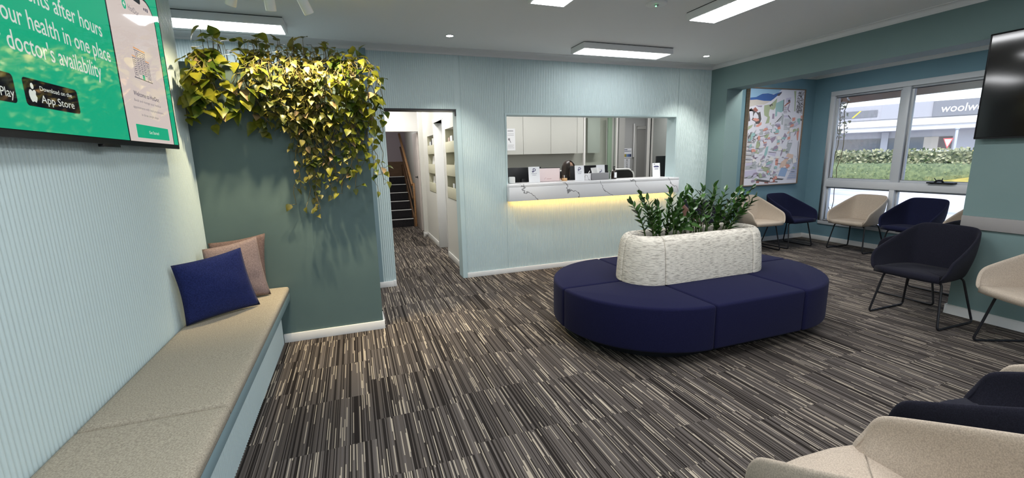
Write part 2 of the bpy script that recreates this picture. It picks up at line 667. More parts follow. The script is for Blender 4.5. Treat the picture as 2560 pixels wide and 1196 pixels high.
# left wall, reeded
mb = MB()
ribs(mb, -3.2, 3.846, 0, H, lambda u, d, z: (LX - 0.0080 + d, u, z))
mb.box(-1.28, LX - 0.0065, -3.2, 3.846, 0, H)
struct('wall_left', mb, MT['rib'], 'pale aqua reeded wall behind the bench')

# dark green stub wall that carries the planter
mb = MB()
mb.box(-1.40, 0.142, 3.848, 3.875, 0, 2.20)
mb.box(-1.40, 0.142, 4.10, 4.13, 0, 2.20)
mb.box(0.115, 0.142, 3.875, 4.10, 0, 2.20)
mb.box(-1.40, -1.37, 3.875, 4.10, 0, 2.20)
mb.box(-1.37, 0.115, 3.875, 4.10, 2.0, 2.05)
struct('wall_front_left', mb, MT['green'], 'dark green stub wall with a planter trough along its top')
tag(MB().box(-1.365, 0.112, 3.88, 4.095, 2.051, 2.15).build('planter_soil', MT['soil']), 'dark soil filling the trough on top of the dark green wall', 'soil', kind='stuff')
struct('baseboard_front_left', MB().box(-0.652, 0.156, 3.832, 3.848, 0, 0.075).box(0.142, 0.156, 3.848, 4.1, 0, 0.075), MT['white'], 'white skirting under the dark green wall', bevel=0.003)
# far left side of the space behind the stub
struct('wall_far_left', MB().box(-2.72, -2.6, 3.0, BY + 0.2, 0, H), MT['aqua'])
struct('wall_rear_left', MB().box(-2.72, -1.28, 3.0, 3.1, 0, H), MT['aqua'])
# wall behind the camera, with an opening for the added daylight window
FWX0, FWX1, FWZ0, FWZ1 = -0.7, 4.6, 0.35, 2.40
mb = MB()
mb.box(-1.28, FWX0, -3.3, -3.2, 0, H).box(FWX1, 7.4, -3.3, -3.2, 0, H).box(FWX0, FWX1, -3.3, -3.2, 0, FWZ0).box(FWX0, FWX1, -3.3, -3.2, FWZ1, H)
struct('wall_front', mb, MT['teal'], 'teal wall behind the viewpoint with the opening of the added window')

# right wall with the wide opening into the window alcove
OY0, OY1, OHZ = 2.185, 4.871, 2.343
mb = MB()
mb.box(RX, 5.25, OY1, 5.36, 0, H)
mb.box(RX, 5.25, OY0, OY1, OHZ, H)
mb.box(RX, 5.25, -3.2, OY0, 0, H)
struct('wall_right', mb, MT['teal'], 'teal wall with a wide opening into the window alcove')
struct('baseboard_right', MB().box(RX - 0.014, RX, -3.2, OY0 + 0.014, 0, 0.085).box(RX - 0.014, 5.264, OY0, OY0 + 0.014, 0, 0.085), MT['white'], 'white skirting along the pier', bevel=0.003)
struct('baseboard_right_far', MB().box(RX - 0.014, RX, OY1 - 0.014, BY, 0, 0.085), MT['white'])
struct('trim_5', MB().box(RX - 0.022, RX, -3.2, OY0 - 0.004, 0.785, 0.895), mat('taupe_rail_paint', (0.30, 0.285, 0.28), 0.6), 'flat grey rail along the pier', bevel=0.003)
# alcove
AX, AY = 7.29, 5.30
struct('wall_alcove', MB().box(5.25, AX + 0.14, AY, AY + 0.12, 0, H), MT['alcove'], 'dark teal end wall behind the painting, tinted with blue daylight')
WY0, WY1, WZ0, WZ1 = 1.90, 5.030, 0.275, 2.392
mb = MB()
mb.box(AX, AX + 0.14, WY1, AY, 0, H)
mb.box(AX, AX + 0.14, -3.2, WY0, 0, H)
mb.box(AX, AX + 0.14, WY0, WY1, 0, WZ0)
mb.box(AX, AX + 0.14, WY0, WY1, WZ1, H)
struct('wall_window', mb, MT['alcove'], 'dark teal wall around the big window, tinted with blue daylight')
struct('baseboard_alcove', MB().box(5.25, AX, AY - 0.014, AY, 0, 0.075).box(AX - 0.014, AX, -3.2, AY - 0.014, 0, 0.075), MT['white'], 'white skirting around the alcove', bevel=0.003)
struct('wall_alcove_near', MB().box(5.25, AX, -3.3, -3.2, 0, H), MT['alcove'])


# cornices
def cornice(mb, p0, p1, out, d, h, n=6):
    """cove strip from p0 to p1 along the wall top; out = horizontal direction off the wall"""
    prof = []
    for i in range(n + 1):
        a = PI / 2 * i / n
        prof.append((d * (1 - math.cos(a)) , -h * (1 - math.sin(a))))
    prof = [(0.0, -h)] + [(0.006 + (d - 0.012) * (1 - math.cos(PI / 2 * i / n)), -h + 0.006 + (h - 0.012) * math.sin(PI / 2 * i / n)) for i in range(n + 1)] + [(d, -0.006), (d, 0.0), (0, 0)]
    o = Vector(out)
    a = [tuple(Vector(p0) + o * u + Vector((0, 0, v))) for u, v in prof]
    b = [tuple(Vector(p1) + o * u + Vector((0, 0, v))) for u, v in prof]
    k = len(prof)
    m0 = len(mb.v)
    mb.v += a + b
    for i in range(k):
        j = (i + 1) % k
        mb.face((m0 + i, m0 + j, m0 + k + j, m0 + k + i))
    mb.face(tuple(m0 + i for i in range(k)))
    mb.face(tuple(m0 + k + i for i in reversed(range(k))))


mb = MB()
cornice(mb, (-2.6, BY, H), (RX, BY, H), (0, -1, 0), 0.118, 0.055)
struct('trim_6', mb, MT['corn'], 'white cornice above the reeded back wall', recalc=True)
mb = MB()
cornice(mb, (RX, -3.2, H), (RX, BY, H), (-1, 0, 0), 0.052, 0.054)
struct('trim_7', mb, MT['corn'], 'white cornice above the teal wall', recalc=True)
mb = MB()
cornice(mb, (5.25, AY, H), (AX, AY, H), (0, -1, 0), 0.09, 0.075)
cornice(mb, (AX, -3.2, H), (AX, AY, H), (-1, 0, 0), 0.09, 0.075)
struct('trim_8', mb, MT['corn'], 'white cornice inside the alcove', recalc=True)
# back wall skirting
struct('baseboard_back', MB().box(DX1 + 0.055, RX, BY - 0.016, BY, 0, 0.062), MT['white'], 'white skirting under the reeded back wall', bevel=0.003)
struct('baseboard_back_left', MB().box(0.19, 0.345, BY - 0.016, BY, 0, 0.068).box(0.345, DX0, BY - 0.012, BY + 0.1, 0, 0.075), MT['white'], 'white skirting left of the doorway', bevel=0.002)


# ------------------------------------------------------------------ window
def bars(mb, rects, x0, x1):
    for y0, y1, z0, z1 in rects:
        mb.box(x0, x1, y0, y1, z0, z1)


win = thing('window_1', 'big white framed window with grey aluminium sashes in the alcove', None, (AX, 3.4, WZ0))
win['kind'] = 'structure'
mb = MB()
bars(mb, [(WY0, WY1, WZ1 - 0.07, WZ1), (WY0, WY1, WZ0, WZ0 + 0.058), (WY1 - 0.066, WY1, WZ0 + 0.058, WZ1 - 0.07), (WY0, WY0 + 0.066, WZ0 + 0.058, WZ1 - 0.07),
          (WY0 + 0.066, WY1 - 0.066, 0.895, 1.005),
          (3.985, 4.05, WZ0 + 0.058, 0.895), (2.945, 3.01, WZ0 + 0.058, 0.895)], AX - 0.018, AX + 0.12)
mb.build('frame', MT['winframe'], win, bevel=0.004)
mb = MB()
bars(mb, [(3.962, 4.062, 1.005, WZ1 - 0.07), (2.93, 3.025, 1.005, WZ1 - 0.07)], AX + 0.0, AX + 0.11)
mb.build('mullion', MT['alum'], win, bevel=0.006)
for y0, y1 in ((4.062, 4.964), (3.025, 3.962), (1.966, 2.93)):
    mb = MB()
    t = 0.032
    z0, z1 = 1.005, WZ1 - 0.07
    bars(mb, [(y0, y1, z0, z0 + t), (y0, y1, z1 - t, z1), (y0, y0 + t, z0 + t, z1 - t), (y1 - t, y1, z0 + t, z1 - t)], AX + 0.03, AX + 0.075)
    s = mb.build('sash', MT['alum'], win, bevel=0.004)
    MB().box(AX + 0.05, AX + 0.055, y0 + t, y1 - t, z0 + t, z1 - t).build('pane', MT['glass'], s)
for y0, y1 in ((4.05, 4.964), (3.01, 3.985), (1.966, 2.945)):
    mb = MB()
    t = 0.022
    z0, z1 = WZ0 + 0.058, 0.895
    bars(mb, [(y0, y1, z0, z0 + t), (y0, y1, z1 - t, z1), (y0, y0 + t, z0 + t, z1 - t), (y1 - t, y1, z0 + t, z1 - t)], AX + 0.03, AX + 0.07)
    s = mb.build('lower_sash', MT['alum'], win, bevel=0.003)
    MB().box(AX + 0.048, AX + 0.053, y0 + t, y1 - t, z0 + t, z1 - t).build('pane', MT['glass'], s)
mb = MB()
mb.box(AX - 0.05, AX + 0.03, 3.325, 3.61, 1.012, 1.030)
mb.tube(rounded([(AX - 0.03, 3.44, 1.03), (AX - 0.05, 3.45, 1.055), (AX - 0.04, 3.50, 1.052), (AX - 0.03, 3.53, 1.03)], 0.02), 0.012)
mb.tube([(AX - 0.04, 3.45, 1.05), (AX - 0.05, 3.44, 1.085)], 0.005)
mb.tube([(AX - 0.04, 3.51, 1.05), (AX - 0.05, 3.53, 1.085)], 0.005)
mb.build('winder', MT['blackm'], win)


w2 = thing('added_window', 'wide unseen window added behind the viewpoint for daylight', None, (1.95, -3.25, FWZ0))  # added out of view to let more daylight in
w2['kind'] = 'structure'
mb = MB()
for x0, x1, z0, z1 in [(FWX0, FWX1, FWZ0, FWZ0 + 0.06), (FWX0, FWX1, FWZ1 - 0.06, FWZ1)] + [(x - 0.03, x + 0.03, FWZ0 + 0.06, FWZ1 - 0.06) for x in (FWX0 + 0.03, 0.62, 1.95, 3.28, FWX1 - 0.03)]:
    mb.box(x0, x1, -3.30, -3.20, z0, z1)
mb.build('frame', MT['winframe'], w2, bevel=0.004)
for x0, x1 in ((FWX0 + 0.06, 0.59), (0.65, 1.92), (1.98, 3.25), (3.31, FWX1 - 0.06)):
    MB().box(x0, x1, -3.255, -3.25, FWZ0 + 0.06, FWZ1 - 0.06).build('pane', MT['glass'], w2)
# sky portals just help sampling at the two windows
for loc, rot, sx_, sy_ in (((AX + 0.10, 3.46, 1.33), (0, PI / 2, 0), 2.12, 3.1), ((1.95, -3.24, 1.38), (PI / 2, 0, 0), 5.3, 2.05)):
    pd = bpy.data.lights.new('window_portal', 'AREA')
    pd.shape = 'RECTANGLE'
    pd.size, pd.size_y = sx_, sy_
    pd.cycles.is_portal = True
    po = bpy.data.objects.new('window_portal', pd)
    COL.objects.link(po)
    po.location = loc
    po.rotation_euler = rot


# ------------------------------------------------------------------ ceiling fittings
def panel_light(x0, x1, y0, y1, label, group=None, lens='panel'):
    t = thing('ceiling_light_panel', label, 'ceiling light', ((x0 + x1) / 2, (y0 + y1) / 2, 2.632), group=group)
    mb = MB()
    mb.box(x0, x1, y0, y1, 2.634, H - 0.006)
    mb.build('housing', MT['white'], t, bevel=0.004)
    MB().box(x0 + 0.004, x1 - 0.004, y0 + 0.004, y1 - 0.004, H - 0.006, H - 0.0005).build('shadow_gap', MT['blackm'], t)
    f = 0.022
    mb = MB()
    mb.quad((x0 + f, y1 - f, 2.632), (x1 - f, y1 - f, 2.632), (x1 - f, y0 + f, 2.632), (x0 + f, y0 + f, 2.632))
    mb.build('diffuser', MT[lens], t)
    return t


panel_light(2.47, 3.66, 4.425, 4.735, 'glowing rectangular ceiling panel nearest the teal wall corner above reception', None, 'panel_d')
panel_light(-1.66, -0.455, 4.40, 4.72, 'glowing rectangular ceiling panel above the trailing plants')
panel_light(1.365, 1.685, 2.12, 3.335, 'glowing ceiling panel end at the top edge, left of the round exit fitting')
panel_light(2.885, 3.205, 2.12, 3.345, 'long glowing ceiling panel right of the round exit fitting')
for r_, (y0, y1) in enumerate(((0.35, 1.56), (-1.75, -0.54))):  # extra panels added out of view to lift the room light
    for c_, x0 in enumerate((-0.35, 1.365, 2.885)):
        panel_light(x0, x0 + 0.32, y0, y1, 'added unseen ceiling panel behind the viewpoint, %s row, %s column from the bench wall' % (('nearer', 'farther')[r_], ('first', 'second', 'third')[c_]), 'added ceiling panels behind the viewpoint')
panel_light(5.42, 5.74, 3.5, 4.7, 'added hidden ceiling panel brightening the alcove and its window chairs', None, 'panel_o')  # both alcove panels are added behind the header as fill light
panel_light(5.42, 5.74, 1.2, 2.4, 'added ceiling panel at the hidden near end of the alcove')


def downlight(x, y, label):
    t = thing('downlight', label, 'downlight', (x, y, H - 0.004))
    MB().lathe([(0.030, H - 0.0005), (0.047, H - 0.002), (0.046, H - 0.005), (0.036, H - 0.006), (0.034, H - 0.0025)], (x, y, 0), 24).build('trim_ring', MT['white'], t)
    MB().lathe([(0.0335, H - 0.0022), (0.0335, H - 0.0035)], (x, y, 0), 20).build('lens', MT['down'], t)
    ld = bpy.data.lights.new('downlight_beam', 'SPOT')
    ld.energy = 36
    ld.spot_size = math.radians(95)
    ld.spot_blend = 0.6
    ld.shadow_soft_size = 0.035
    ld.color = (1.0, 0.96, 0.88)
    lo = bpy.data.objects.new('downlight_beam', ld)
    COL.objects.link(lo)
    lo.parent = t
    lo.location = (0, 0, -0.012)
    return t


downlight(1.031, 4.592, 'small round downlight above the doorway')
downlight(4.373, 4.661, 'small round downlight in the corner by the teal wall')

t = thing('emergency_light', 'round white exit fitting with a tiny green lamp on the ceiling', 'emergency light', (2.471, 3.221, H - 0.012))
MB().lathe([(0.085, H - 0.0005), (0.085, H - 0.006), (0.078, H - 0.011), (0.03, H - 0.012)], (2.471, 3.221, 0), 32).build('disc', MT['white'], t)
MB().lathe([(0.019, H - 0.0118), (0.018, H - 0.018), (0.008, H - 0.022)], (2.471, 3.221, 0), 16).build('lens', MT['steel'], t)
MB().lathe([(0.006, H - 0.021), (0.005, H - 0.026)], (2.463, 3.215, 0), 10).build('indicator', emitter('green_indicator', (0.1, 1.0, 0.25), 4), t)


def spotlight(x, y, zb, dx, dy, label, on):
    ax = Vector((dx, dy, -1)).normalized()
    tip = Vector((x, y, zb))
    top = tip - ax * 0.135
    t = thing('spotlight', label, 'spotlight', tuple(tip), group='cylinder spotlights over the trailing plants')
    q = Vector((0, 0, -1)).rotation_difference(ax).to_matrix()
    MB().lathe([(0.030, 0.135), (0.032, 0.128), (0.032, 0.004), (0.030, 0.0), (0.026, 0.001), (0.025, 0.02)], tuple(tip), 20, M=q).build('head', MT['white'], t)
    MB().lathe([(0.024, 0.0205), (0.024, 0.0215)], tuple(tip), 16, M=q).build('lens', MT['spot_lens'], t)
    MB().tube([tuple(top + ax * 0.03), tuple(top), (top.x, top.y, H - 0.018)], 0.008).build('stem', MT['white'], t)
    MB().lathe([(0.045, H - 0.0005), (0.045, H - 0.018), (0.04, H - 0.02)], (top.x, top.y, 0), 20).build('canopy', MT['white'], t)
    ld = bpy.data.lights.new('spotlight_beam', 'SPOT')
    ld.energy = on
    ld.spot_size = math.radians(96)
    ld.spot_blend = 0.9
    ld.shadow_soft_size = 0.022
    ld.color = (1.0, 0.80, 0.50)
    lo = bpy.data.objects.new('spotlight_beam', ld)
    COL.objects.link(lo)
    lo.parent = t
    lo.location = tuple(ax * 0.012)
    lo.rotation_euler = ax.to_track_quat('-Z', 'Y').to_euler()


MT['spot_lens'] = emitter('spotlight_lens', (1.0, 0.9, 0.72), 8)
spotlight(-0.642, 3.40, 2.465, -0.35, 0.42, 'white cylinder spotlight, leftmost of three at the ceiling, aimed away', 24)
spotlight(-0.413, 3.40, 2.452, 0.02, 0.40, 'white cylinder spotlight, middle of three at the ceiling, lit lens visible', 54)
spotlight(-0.185, 3.40, 2.452, 0.45, 0.42, 'white cylinder spotlight, rightmost of three at the ceiling, tilted sideways', 50)
# ================================================================== LEFT SIDE: television, bench, pillows
TVX = -1.023
tv = thing('television', 'big wall television showing a green appointment advert with white lettering', 'television', (-1.05, 2.53, 1.575))
TY0, TY1, TZ0, TZ1 = 1.70, 3.363, 1.575, 2.52
MB().box(LX + 0.002, TVX - 0.004, TY0 + 0.004, TY1 - 0.004, TZ0 + 0.004, TZ1 - 0.004).build('casing', MT['black'], tv, bevel=0.006)
mb = MB()
mb.box(TVX - 0.012, TVX + 0.001, TY0, TY1, TZ0, TZ0 + 0.026)
mb.box(TVX - 0.012, TVX + 0.001, TY0, TY1, TZ1 - 0.008, TZ1)
mb.box(TVX - 0.012, TVX + 0.001, TY0, TY0 + 0.008, TZ0 + 0.026, TZ1 - 0.008)
mb.box(TVX - 0.012, TVX + 0.001, TY1 - 0.008, TY1, TZ0 + 0.026, TZ1 - 0.008)
mb.build('bezel', MT['black'], tv, bevel=0.002)
MB().box(TVX - 0.02, TVX + 0.002, 2.45, 2.60, TZ0 - 0.012, TZ0 + 0.001).build('sensor_bar', MT['black'], tv, bevel=0.002)


def screen_mat(name, c, k):
    m = mat(name, tuple(x * 0.05 for x in c), 0.045, spec=0.5, emit=c, estr=k)
    return m


K = 0.44
s_green = screen_mat('screen_green', (0.012, 0.385, 0.20), K)
s_white = screen_mat('screen_white', (0.62, 0.66, 0.60), K)
s_phone = screen_mat('screen_blush', (0.62, 0.53, 0.49), K)
s_black = screen_mat('screen_black', (0.006, 0.007, 0.012), K)
s_grey = screen_mat('screen_grey', (0.22, 0.20, 0.21), K)
s_navy = screen_mat('screen_navy', (0.03, 0.03, 0.07), K)
s_orange = screen_mat('screen_orange', (0.75, 0.30, 0.06), K)
S = lambda w=0.0: (lambda u, v, z=0.0: (TVX + w, u, v))


def onscreen(y, z, w):
    return lambda u, v, q=0.0: (TVX + w, y + u, z + v)


scr = MB().quad((TVX, TY0 + 0.008, TZ0 + 0.026), (TVX, TY1 - 0.008, TZ0 + 0.026), (TVX, TY1 - 0.008, TZ1 - 0.008), (TVX, TY0 + 0.008, TZ1 - 0.008)).build('screen', s_green, tv)
for txt, y, z, wd in (('appointments after hours', 2.622, 2.058, 0.80), ('your health in one place', 2.660, 1.957, 0.725), ("your doctor's availability", 2.548, 1.866, 0.740)):
    MB().text(txt, onscreen(y, z, 0.0006), wd, 0.064, 0, 'R', bold=0.004).build('slogan_lettering', s_white, scr)
# store badges
for y0, y1 in ((1.700 + 0.02, 1.960), (2.003, 2.319)):
    mb = MB()
    mb.poly([(TVX + 0.0006, y, z) for y, z in rrect(y1 - y0, 0.094, 0.014, 5, (y0 + y1) / 2, 1.735)])
    bd = mb.build('store_badge', s_black, scr)
    mb = MB()
    if y0 > 2:
        mb.text('Download on the', onscreen(2.088, 1.7475, 0.0012), 0.190, 0.016)
        mb.text('App Store', onscreen(2.084, 1.705, 0.0012), 0.198, 0.028)
        app = [(0, .2), (.14, .32), (.36, .36), (.52, .22), (.46, .1), (.42, -.02), (.46, -.16), (.58, -.26), (.48, -.5), (.3, -.72), (.14, -.68), (0, -.64), (-.14, -.68), (-.3, -.72), (-.5, -.5), (-.6, -.2), (-.58, .1), (-.42, .32), (-.2, .34)]
        mb.poly([(TVX + 0.0012, 2.045 + a * 0.034, 1.731 + b * 0.040) for a, b in app])
        mb.poly([(TVX + 0.0012, 2.047 + 0.0085 * math.cos(a * PI / 6), 1.757 + 0.0105 * math.sin(a * PI / 6)) for a in range(12)])
    else:
        mb.text('GET IT ON', onscreen(1.80, 1.7475, 0.0012), 0.075, 0.014)
        mb.text('Google Play', onscreen(1.950, 1.705, 0.0012), 0.192, 0.030, 0, 'R')
        mb.poly([(TVX + 0.0012, 1.735, 1.765), (TVX + 0.0012, 1.735, 1.705), (TVX + 0.0012, 1.782, 1.735)])
    mb.build('badge_lettering', s_white, bd)
# phone picture on the screen


def phone_shape(w_, top, r_, dep):
    o_ = [(y, z) for y, z in rrect(w_, 1.2, r_, 6, 2.997, top - 0.6) if z > top - 0.6]
    zb = TZ0 + 0.0262
    return [(TVX + dep, 2.997 - w_ / 2, zb), (TVX + dep, 2.997 + w_ / 2, zb)] + [(TVX + dep, y, z) for y, z in o_]


mb = MB().poly(phone_shape(0.582, 2.395, 0.120, 0.0006))
phone = mb.build('phone_outline', s_black, scr)
mb = MB().poly(phone_shape(0.560, 2.384, 0.110, 0.0012))
page = mb.build('phone_page', s_phone, phone)
mb = MB()
w = 0.0018
mb.poly([(TVX + w, y, z) for y, z in rrect(0.24, 0.044, 0.018, 4, 2.995, 2.366)], 0)
mb.build('phone_notch', s_black, page)
mb = MB()
mb.text('Welcome to HotDoc', onscreen(2.995, 1.836, w), 0.315, 0.023, 0, 'C', bold=0.006)
mb.text('Book and manage your medical', onscreen(2.997, 1.806, w), 0.330, 0.0125, 1, 'C', bold=0.01)
mb.text('appointments with local practitioners', onscreen(2.998, 1.770, w), 0.378, 0.0125, 1, 'C', bold=0.01)
mb.text('in three simple steps', onscreen(2.998, 1.736, w), 0.215, 0.0125, 1, 'C', bold=0.01)
mb.build('page_lettering', [s_navy, s_grey], page)
mb = MB()
mb.text('HotDoc', onscreen(2.945, 2.274, w), 0.125, 0.028, 1, bold=0.008)
mb.build('logo_lettering', [s_navy, s_grey], page)
mb = MB()
c = (2.905, 2.288)
mb.poly([(TVX + w, c[0] + 0.022 * math.cos(a * PI / 8), c[1] + 0.024 * math.sin(a * PI / 8)) for a in range(16)], 2)
for a, b in ((0.004, 0.013), (0.013, 0.004)):
    mb.quad(*[(TVX + w + 0.0004, c[0] + i * a, c[1] + j * b) for i, j in ((-1, -1), (1, -1), (1, 1), (-1, 1))], mi=3)
for k in range(3):
    mb.quad(*[(TVX + w, 3.145 + 0.022 * k + i, 2.330 + j) for i, j in ((0, 0), (0.013, 0), (0.013, 0.012 + 0.004 * k), (0, 0.012 + 0.004 * k))], mi=0)


def bar(y0, y1, z0, z1, mi):
    mb.quad((TVX + w, y0, z0), (TVX + w, y1, z0), (TVX + w, y1, z1), (TVX + w, y0, z1), mi)


mb.build('page_logo', [s_navy, s_grey, s_green, s_white], page)
mb = MB()
# little drawing of a clinic building
bar(2.885, 3.105, 1.930, 1.934, 0)
bar(2.925, 3.060, 2.074, 2.077, 0)
bar(2.925, 3.060, 2.083, 2.088, 4)
bar(2.893, 2.935, 2.030, 2.033, 0)
bar(2.893, 2.935, 2.038, 2.042, 4)
bar(3.050, 3.095, 2.030, 2.033, 0)
bar(3.050, 3.095, 2.038, 2.042, 4)
for y in (2.897, 2.937, 3.050, 3.090):
    bar(y, y + 0.003, 1.932, 2.074 if 2.93 < y < 3.06 else 2.030, 0)
for r in range(6):
    for q in range(3):
        y, z = 2.950 + q * 0.034, 1.957 + r * 0.019
        for a in ((y, y + 0.024, z, z + 0.003), (y, y + 0.024, z + 0.011, z + 0.014), (y, y + 0.003, z, z + 0.014), (y + 0.022, y + 0.024, z, z + 0.014)):
            bar(*a, 0)
    for y in (2.907, 3.062):
        if r < 4:
            z = 1.945 + r * 0.021
            for a in ((y, y + 0.022, z, z + 0.003), (y, y + 0.022, z + 0.011, z + 0.014), (y, y + 0.003, z, z + 0.014), (y + 0.020, y + 0.022, z, z + 0.014)):
                bar(*a, 0)
bar(2.985, 3.012, 1.934, 1.957, 2)
mb.build('page_drawing', [s_navy, s_grey, s_green, s_white, s_orange], page)
mb = MB()
w = 0.0018
mb.poly([(TVX + w, y, z) for y, z in rrect(0.415, 0.068, 0.004, 2, 3.008, 1.655)])
btn = mb.build('start_button', s_green, page)
MB().text('Get Started', onscreen(3.008, 1.646, 0.0024), 0.125, 0.017, 0, 'C').build('button_lettering', s_white, btn)

# ---------------------------------------------------------------- bench
bench = thing('bench', 'built-in aqua bench with reeded front under the television', 'bench', (-0.85, 2.0, 0))
mb = MB()
ribs(mb, -0.6, 3.832, 0.0, 0.365, lambda u, d, z: (-0.660 + d, u, z))
mb.box(LX + 0.001, -0.660, -0.6, 3.832, 0, 0.365)
mb.build('base', MT['rib'], bench)
MB().box(LX + 0.001, -0.573, -0.6, 3.842, 0.366, 0.432).build('seat_board', MT['fascia'], bench, bevel=0.003)


def pad(x0, x1, y0, y1, z0, z1, r, nx, ny, fn):
    """soft cushion slab with rounded rims and a gently uneven top"""
    mb = MB()
    xs = [x0, x0 + r * 0.3, x0 + r] + [x0 + r + (x1 - x0 - 2 * r) * i / nx for i in range(1, nx)] + [x1 - r, x1 - r * 0.3, x1]
    ys = [y0, y0 + r * 0.3, y0 + r] + [y0 + r + (y1 - y0 - 2 * r) * i / ny for i in range(1, ny)] + [y1 - r, y1 - r * 0.3, y1]

    def drop(t, a, b):
        d = min(t - a, b - t)
        return r if d <= 0 else r - math.sqrt(max(0, r * r - (r - min(d, r)) ** 2))

    rows = []
    for y in ys:
        row = []
        for x in xs:
            z = z1 - max(drop(x, x0, x1), drop(y, y0, y1)) * 0.9
            if x0 + r <= x <= x1 - r and y0 + r <= y <= y1 - r:
                z += fn(x, y)
            row.append((x, y, z))
        rows.append(row)
    mb.grid(rows)
    n = len(xs)
    k = len(ys)
    loop = [(j, 0) for j in range(k)] + [(k - 1, i) for i in range(1, n)] + [(j, n - 1) for j in range(k - 2, -1, -1)] + [(0, i) for i in range(n - 2, 0, -1)]
    b0 = len(mb.v)
    for j, i in loop:
        p = rows[j][i]
        mb.v.append((p[0], p[1], z0))
    L = len(loop)
    for q in range(L):
        j, i = loop[q]
        j2, i2 = loop[(q + 1) % L]
        mb.face((j * n + i, j2 * n + i2, b0 + (q + 1) % L, b0 + q), 0, True)
    mb.face(tuple(b0 + q for q in range(L)))
    return mb


def wrinkle(x, y):
    return 0.0035 * noise.noise(Vector((x * 3, y * 3, 0))) + 0.0022 * noise.noise(Vector((x * 4 + y * 3, y * 26, 4.0)))


for y0, y1, lab in ((1.984, 3.838, 'far oatmeal bench cushion with the three throw pillows on it'), (-0.2, 1.974, 'near oatmeal bench cushion in the bottom left corner below the television')):
    o = pad(LX + 0.008, -0.572, y0, y1, 0.433, 0.483, 0.022, 14, 70, wrinkle).build('bench_cushion', MT['bench'], recalc=True)
    tag(o, lab, 'seat cushion', 'oatmeal cushions on the bench')


def pillow(name, m, corners, puff, lab, seedn, group='throw pillows on the bench'):
    """a stuffed square pillow hung between its four corners BL, BR, TR, TL"""
    bl, br, tr, tl = [Vector(c) for c in corners]
    nrm = (br - bl).cross(tl - bl).normalized()
    N = 18
    mb = MB()
    fr, bk = [], []
    for j in range(N + 1):
        v = j / N
        r1, r2 = [], []
        for i in range(N + 1):
            u = i / N
            # edges drawn in between the corners
            uu = u + 0.030 * math.sin(PI * v) * (0.5 - u) * 2
            vv = v + 0.030 * math.sin(PI * u) * (0.5 - v) * 2
            p = bl * (1 - uu) * (1 - vv) + br * uu * (1 - vv) + tr * uu * vv + tl * (1 - uu) * vv
            b = (math.sin(PI * u) * math.sin(PI * v)) ** 0.55 if 0 < u < 1 and 0 < v < 1 else 0
            wv = 0.006 * noise.noise(Vector((u * 5 + seedn, v * 5, 0))) + 0.004 * noise.noise(Vector((u * 14, v * 9 + seedn, 2)))
            r1.append(tuple(p + nrm * (puff * b + wv * min(1, b * 2))))
            r2.append(tuple(p - nrm * (puff * b * 0.9)))
        fr.append(r1)
        bk.append(r2)
    mb.grid(fr)
    mb.grid([list(reversed(r)) for r in bk])
    o = mb.build(name, m, recalc=True)
    return tag(o, lab, 'pillow', group)


pillow('throw_pillow', MT['pillow_b'], [(-1.045, 3.74, 0.490), (-0.715, 3.775, 0.490), (-0.690, 3.815, 0.935), (-1.075, 3.80, 0.890)], 0.045, 'brown-mauve throw pillow at the back, against the dark green wall', 3)
pillow('throw_pillow', MT['pillow_m'], [(-1.040, 3.46, 0.492), (-0.665, 3.62, 0.490), (-0.720, 3.655, 0.940), (-1.050, 3.57, 0.885)], 0.055, 'mauve-grey throw pillow in the middle, between the navy and brown ones', 7)
pillow('throw_pillow', MT['pillow_n'], [(-1.050, 3.080, 0.492), (-0.697, 3.380, 0.490), (-0.760, 3.335, 0.918), (-1.072, 3.065, 0.884)], 0.070, 'navy throw pillow in front of the mauve-grey one', 1)

# ================================================================== RIGHT TELEVISION
tvr = thing('television', 'switched-off dark glossy television on the teal pier', 'television', (4.93, 1.5, 1.54))
MB().box(4.905, RX - 0.001, 0.86, 2.10, 1.60, 2.30).build('casing', MT['black'], tvr, bevel=0.01)
mb = MB()
mb.box(4.892, 4.905, 0.66, 2.165, 1.540, 1.553)
mb.box(4.892, 4.905, 0.66, 2.165, 2.350, 2.360)
mb.box(4.892, 4.905, 0.66, 0.670, 1.553, 2.350)
mb.box(4.892, 4.905, 2.155, 2.165, 1.553, 2.350)
mb.build('bezel', MT['black'], tvr, bevel=0.002)
MB().box(4.895, 4.905, 0.67, 2.155, 1.553, 2.350).build('screen', MT['scr_off'], tvr)

